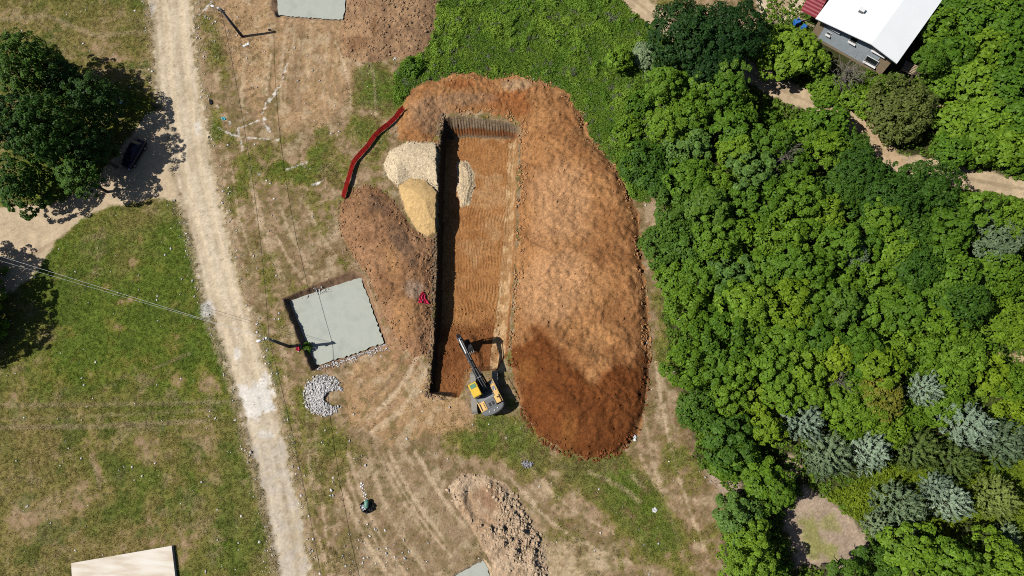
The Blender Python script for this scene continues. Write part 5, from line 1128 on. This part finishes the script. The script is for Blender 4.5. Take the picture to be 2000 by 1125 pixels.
 (1425, 908, 26, 'shrub', 'mid', 'green shrub above the stony bare patch', 2.5),
 (1570, 822, 40, 'willow', 'silver', 'first silver willow, round and pale, left of the others', 5.5),
 (1806, 758, 32, 'willow', 'silver', 'whitest willow, spiky, in the right lower wood', 6),
 (1892, 830, 50, 'willow', 'silver', 'large speckled silver tree near the right edge', 6),
 (1960, 865, 44, 'willow', 'sage', 'sage green tree right of the large speckled silver tree', 5.5),
 (1620, 885, 42, 'willow', 'sage', 'sage green tree left of the pointed silver willow', 5),
 (1604, 905, 30, 'willow', 'sage', 'low sage green tree above the pale gap of ground', 4.5),
 (1700, 882, 42, 'willow', 'silver', 'pointed silver willow in the lower wood', 5.5),
 (1790, 878, 42, 'willow', 'olive', 'olive yellow tree right of the pointed silver willow', 5),
 (1868, 902, 38, 'willow', 'olive', 'olive green tree below the large speckled silver tree', 5),
 (1758, 990, 46, 'willow', 'sage', 'wide dark sage tree right of the bare clearing', 5.5),
 (1716, 1026, 28, 'willow', 'sage', 'dark sage tree at the lower right of the bare clearing', 4.5),
 (1858, 980, 36, 'willow', 'silver', 'silver tree right of the wide dark sage tree', 5.5),
 (1828, 950, 28, 'willow', 'silver', 'small silver tree behind the wide dark sage tree', 5),
 (1950, 972, 42, 'willow', 'olive', 'olive grey tree at the right edge of the lower scrub', 5.5),
 (1905, 1045, 30, 'willow', 'brown', 'brownish bush above the bottom right trees', 3.5),
 (1965, 1050, 26, 'willow', 'sage', 'small sage bush at the lower right frame edge', 3),
 (1500, 950, 42, 'tuft', 'mid', 'green tree casting a long black shadow above the bare clearing', 6.5),
 (1528, 968, 20, 'tuft', 'mid', 'green crown at the left rim of the bare clearing', 5.5),
 (1440, 1012, 46, 'tuft', 'blue', 'bluish dark tree at the lower wood edge beside the dirt path', 6.5),
 (1466, 1040, 34, 'tuft', 'mid', 'green tree between the bluish dark tree and the bare clearing', 6.5),
 (1462, 1098, 46, 'tuft', 'mid', 'large green tree at the bottom edge left of the clearing', 7),
 (1512, 1122, 26, 'tuft', 'mid', 'tree at the bottom edge just below the bare clearing', 6.5),
 (1655, 1126, 32, 'tuft', 'deep', 'leftmost of the dark trees along the bottom right edge', 7),
 (1715, 1105, 40, 'tuft', 'deep', 'second dark tree from the left along the bottom right edge', 7.5),
 (1790, 1090, 44, 'tuft', 'mid', 'middle tree of the bottom right row, below the dark sage tree', 8),
 (1862, 1100, 40, 'tuft', 'mid', 'second tree from the right along the bottom right edge', 8),
 (1950, 1100, 46, 'tuft', 'lime', 'rightmost yellow-green tree on the bottom right edge', 7.5),
 # hazel rows behind the house
 (1838, 50, 42, 'broad', 'mid', 'hazel bush touching the right eave of the house'),
 (1905, 30, 44, 'broad', 'mid', 'hazel bush second from the house along the top edge'),
 (1968, 38, 46, 'broad', 'mid', 'hazel bush in the top right corner'),
 (1870, -5, 40, 'broad', 'mid', 'hazel bush cut by the top edge behind the house'),
 (1950, -12, 34, 'broad', 'lime', 'yellowish hazel bush cut by the top edge'),
 (1820, 112, 27, 'fine', 'mid', 'feathery green shrub beside the timber stack'),
 (1860, 98, 40, 'broad', 'mid', 'hazel bush right of the feathery shrub'),
 (1930, 92, 44, 'broad', 'mid', 'hazel bush in the second row, middle right of the house'),
 (1990, 108, 40, 'broad', 'mid', 'hazel bush in the second row at the right edge'),
 (1845, 148, 40, 'broad', 'mid', 'hazel bush above the tan patch of bare soil'),
 (1905, 155, 42, 'broad', 'mid', 'hazel bush right of the tan patch of bare soil'),
 (1968, 168, 42, 'broad', 'mid', 'hazel bush in the third row near the right edge'),
 (1872, 235, 40, 'broad', 'mid', 'hazel bush below the tan patch of bare soil'),
 (1930, 222, 42, 'broad', 'mid', 'hazel bush in the fourth row near the right edge'),
 (1988, 232, 38, 'broad', 'mid', 'hazel bush in the fourth row on the right edge'),
 (1862, 288, 36, 'broad', 'mid', 'hazel bush on the north bank of the forest track'),
 (1915, 280, 36, 'broad', 'mid', 'hazel bush second along the north bank of the forest track'),
 (1972, 280, 38, 'broad', 'mid', 'hazel bush above the track at the right edge'),
 (1942, 300, 22, 'shrub', 'mid', 'low shrub on the track bank below the hazels'),
 (1895, 306, 18, 'shrub', 'lime', 'low yellow-green shrub at the track bank'),
 (1985, 312, 20, 'shrub', 'mid', 'low shrub on the track bank at the right edge'),
 (1722, 174, 28, 'shrub', 'mid', 'green shrub between the house corner and brownish thorn tree', 2.5),
 (1660, 178, 34, 'shrub', 'mid', 'green shrub at the foot of the bare grey tree', 2.5),
 (1618, 170, 32, 'shrub', 'mid', 'green shrub left of the bare grey tree', 2.5),
 (1700, 205, 26, 'shrub', 'mid', 'shrub left of the brownish thorn tree', 2.2),
 # weeds' bushes
 (1210, 111, 24, 'shrub', 'mid', 'round green bush with a black shadow standing in the weeds', 3.2),
 (1262, 104, 28, 'shrub', 'sage', 'pale sage bush between the round bush and the dark oak', 1.8),
 (1252, 200, 26, 'shrub', 'mid', 'bright shrub in the weeds left of the wood', 1.8),
 (1225, 255, 26, 'shrub', 'mid', 'shrub in the weeds above the spoil shoulder', 1.6),
 (806, 128, 22, 'shrub', 'mid', 'bright shrub left of the weeds beside the brown top heap', 1.2),
 (592, 676, 9, 'shrub', 'mid', 'small green bush at the foot of the utility pole', .8),
]
for a in TL: tree(*a)
# trees just outside the left edge whose shadows lie on the side road and field
for a in [(-104, 530, 80, 'tuft', 'mid', 'tree beyond the left edge shading the side road', 10), (-112, 650, 84, 'tuft', 'mid', 'tree beyond the left edge shading the lower field', 10), (-84, 590, 62, 'tuft', 'mid', 'tree beyond the left edge between two others', 9)]: tree(*a)
# bare trees
DM = trunk_mesh('dead branches', 4.6, 2.4, .13, True)
for i, (px, py, s, lab) in enumerate([(1655, 152, 1.0, 'bare grey tree in front of the house front'), (1512, 336, .8, 'bare dead grey branches among the crowns of the upper wood'), (1618, 752, .6, 'grey leafless brushwood beside the soft yellow-green tree')]):
    z0 = [0, 4.0, 3.0][i] * 0; p = at(px, py, 3.0 * s); o = empty('bare_tree', (p.x, p.y, float(hz(np.array([p.x]), np.array([p.y]))[0])), i * 1.3); tag(o, lab, 'tree', 'bare trees')
    t = bpy.data.objects.new('branches', DM); COL.objects.link(t); t.parent = o; t.scale = (s, s, s * (1 if i == 0 else 2.0))

# ------------------------------------------------------------------ weeds, scrub and grass (nobody could count them)
LEAFV = None
def cover(name, mask, ntuft, nl, ls, asp, hmax, colf, mat, spread, upright=.6, label=None):
    x, y, k = sample(mask, ntuft); g0 = hz(x, y); hh = hmax.ravel()[k] * (.4 + .8 * rng.random(ntuft))
    ti = np.repeat(np.arange(ntuft), nl); m = len(ti); d = unit(rng.standard_normal((m, 3))); d[:, 2] = np.abs(d[:, 2])
    c = np.stack([x[ti] + d[:, 0] * spread, y[ti] + d[:, 1] * spread, g0[ti] + .04 + hh[ti] * (.35 + .65 * d[:, 2])], 1)
    nrm = unit(d + np.array([0, 0, upright])); co, f = quads_from(c, nrm, ls * (.6 + .8 * rng.random(m)), asp, None, .45)
    cl = colf(k)[ti] * (.75 + .5 * rng.random((m, 1)))
    return tag(link(name, raw_mesh(name, co, f, None, False, cl), mat), kind='stuff')
t = NT('weed leaves'); a_ = t.n('ShaderNodeAttribute', attribute_name='col'); t.l(a_.outputs[0], t.b.inputs['Base Color']); t.b.inputs['Roughness'].default_value = .6; t.b.inputs['Specular IOR Level'].default_value = .2
tr_ = t.n('ShaderNodeBsdfTranslucent'); t.l(a_.outputs[0], tr_.inputs[0]); ms = t.n('ShaderNodeMixShader'); ms.inputs[0].default_value = .2; t.l(t.b.outputs[0], ms.inputs[1]); t.l(tr_.outputs[0], ms.inputs[2]); t.l(ms.outputs[0], t.out.inputs[0]); M_WEED = t.m
def softmat(name, k):
    t = NT(name); a = t.n('ShaderNodeAttribute', attribute_name='col'); t.l(a.outputs[0], t.b.inputs['Base Color']); t.b.inputs['Roughness'].default_value = .8; t.b.inputs['Specular IOR Level'].default_value = .1
    r = t.n('ShaderNodeBsdfTranslucent'); t.l(a.outputs[0], r.inputs[0]); m = t.n('ShaderNodeMixShader'); m.inputs[0].default_value = k; t.l(t.b.outputs[0], m.inputs[1]); t.l(r.outputs[0], m.inputs[2]); t.l(m.outputs[0], t.out.inputs[0]); return t.m
M_GRASS = softmat('grass blades', .5)
wm = (s_we > -5 + 12 * (N1 - .5)) * ~m_sp * ~m_top * (k_tr < .5)
bush = sst(.42, .62, N1) * sst(.4, .6, N3 + .35 * (np.clip(ell(1080, 20, 200, 70), 0, 1) + np.clip(ell(880, 60, 60, 120), 0, 1) + np.clip(ell(1230, 250, 50, 140), 0, 1)))
tone = fbm(X, Y, 1.6, 3, 80)
def weedcol(k):
    t_ = tone.ravel()[k][:, None]; b_ = bush.ravel()[k][:, None]
    c = np.array((.062, .145, .014)) * (1 - t_) * 1.2 + np.array((.19, .295, .030)) * t_ * 1.12
    c = c * (1 + .35 * b_); w_ = (N05.ravel()[k] > .70)[:, None]; return np.where(w_, np.array((.16, .19, .10)), c)
cover('weeds', wm * (.5 + bush), 20000, 12, .105, 2.0, .08 + .42 * bush, weedcol, M_WEED, .24)
sc_m = (rag(s_wd, 6, 12) > .5) * (rag(s_be, 8, 10) < .5) * (rag(s_cl, 8, 10) < .4) * (k_tr < .3) * (s_we < 0) * (PX < 2060) * (PY < 1180) * (PY > -60)
sc_m = sc_m * ~((np.abs(PX - 1690) < 90) & (np.abs(PY - 60) < 80)) * (PX - PY > 300)
def floorcol(k):
    t_ = tone.ravel()[k][:, None]; return np.array((.06, .125, .014)) * (1 - t_) + np.array((.17, .28, .024)) * t_
cover('forest_undergrowth', sc_m * (.4 + N3), 13000, 8, .22, 1.5, .25 + .5 * sst(.4, .7, N3), floorcol, M_WEED, .34)
def berrycol(k):
    t_ = tone.ravel()[k][:, None]; return np.array((.08, .145, .012)) * (1 - t_) + np.array((.24, .32, .018)) * t_
cover('yellow_green_scrub', (rag(s_be, 8, 10) > .5) * (s_cl < 0) * (.5 + N1), 5200, 10, .15, 1.6, .2 + .45 * sst(.4, .65, N1), berrycol, M_WEED, .26)
gm = np.maximum(GCOV, .06) * (CLS == 0) * (k_rd < .4) * (k_sd < .4) * (s_we < 0) * (s_wd < 0) * ~(REC_MAIN | REC_TOP | REC_BOT) * (PX < 1480) * (PX > -40) * (PY > -40) * (PY < 1170) * (s_sp < -3)
def grasscol(k): return C3[k] * 1.5 + np.array((.0, .010, .0))
cover('grass', gm, 52000, 7, .034, 5.0, .03 + .08 * N05, grasscol, M_GRASS, .2, 1.2)
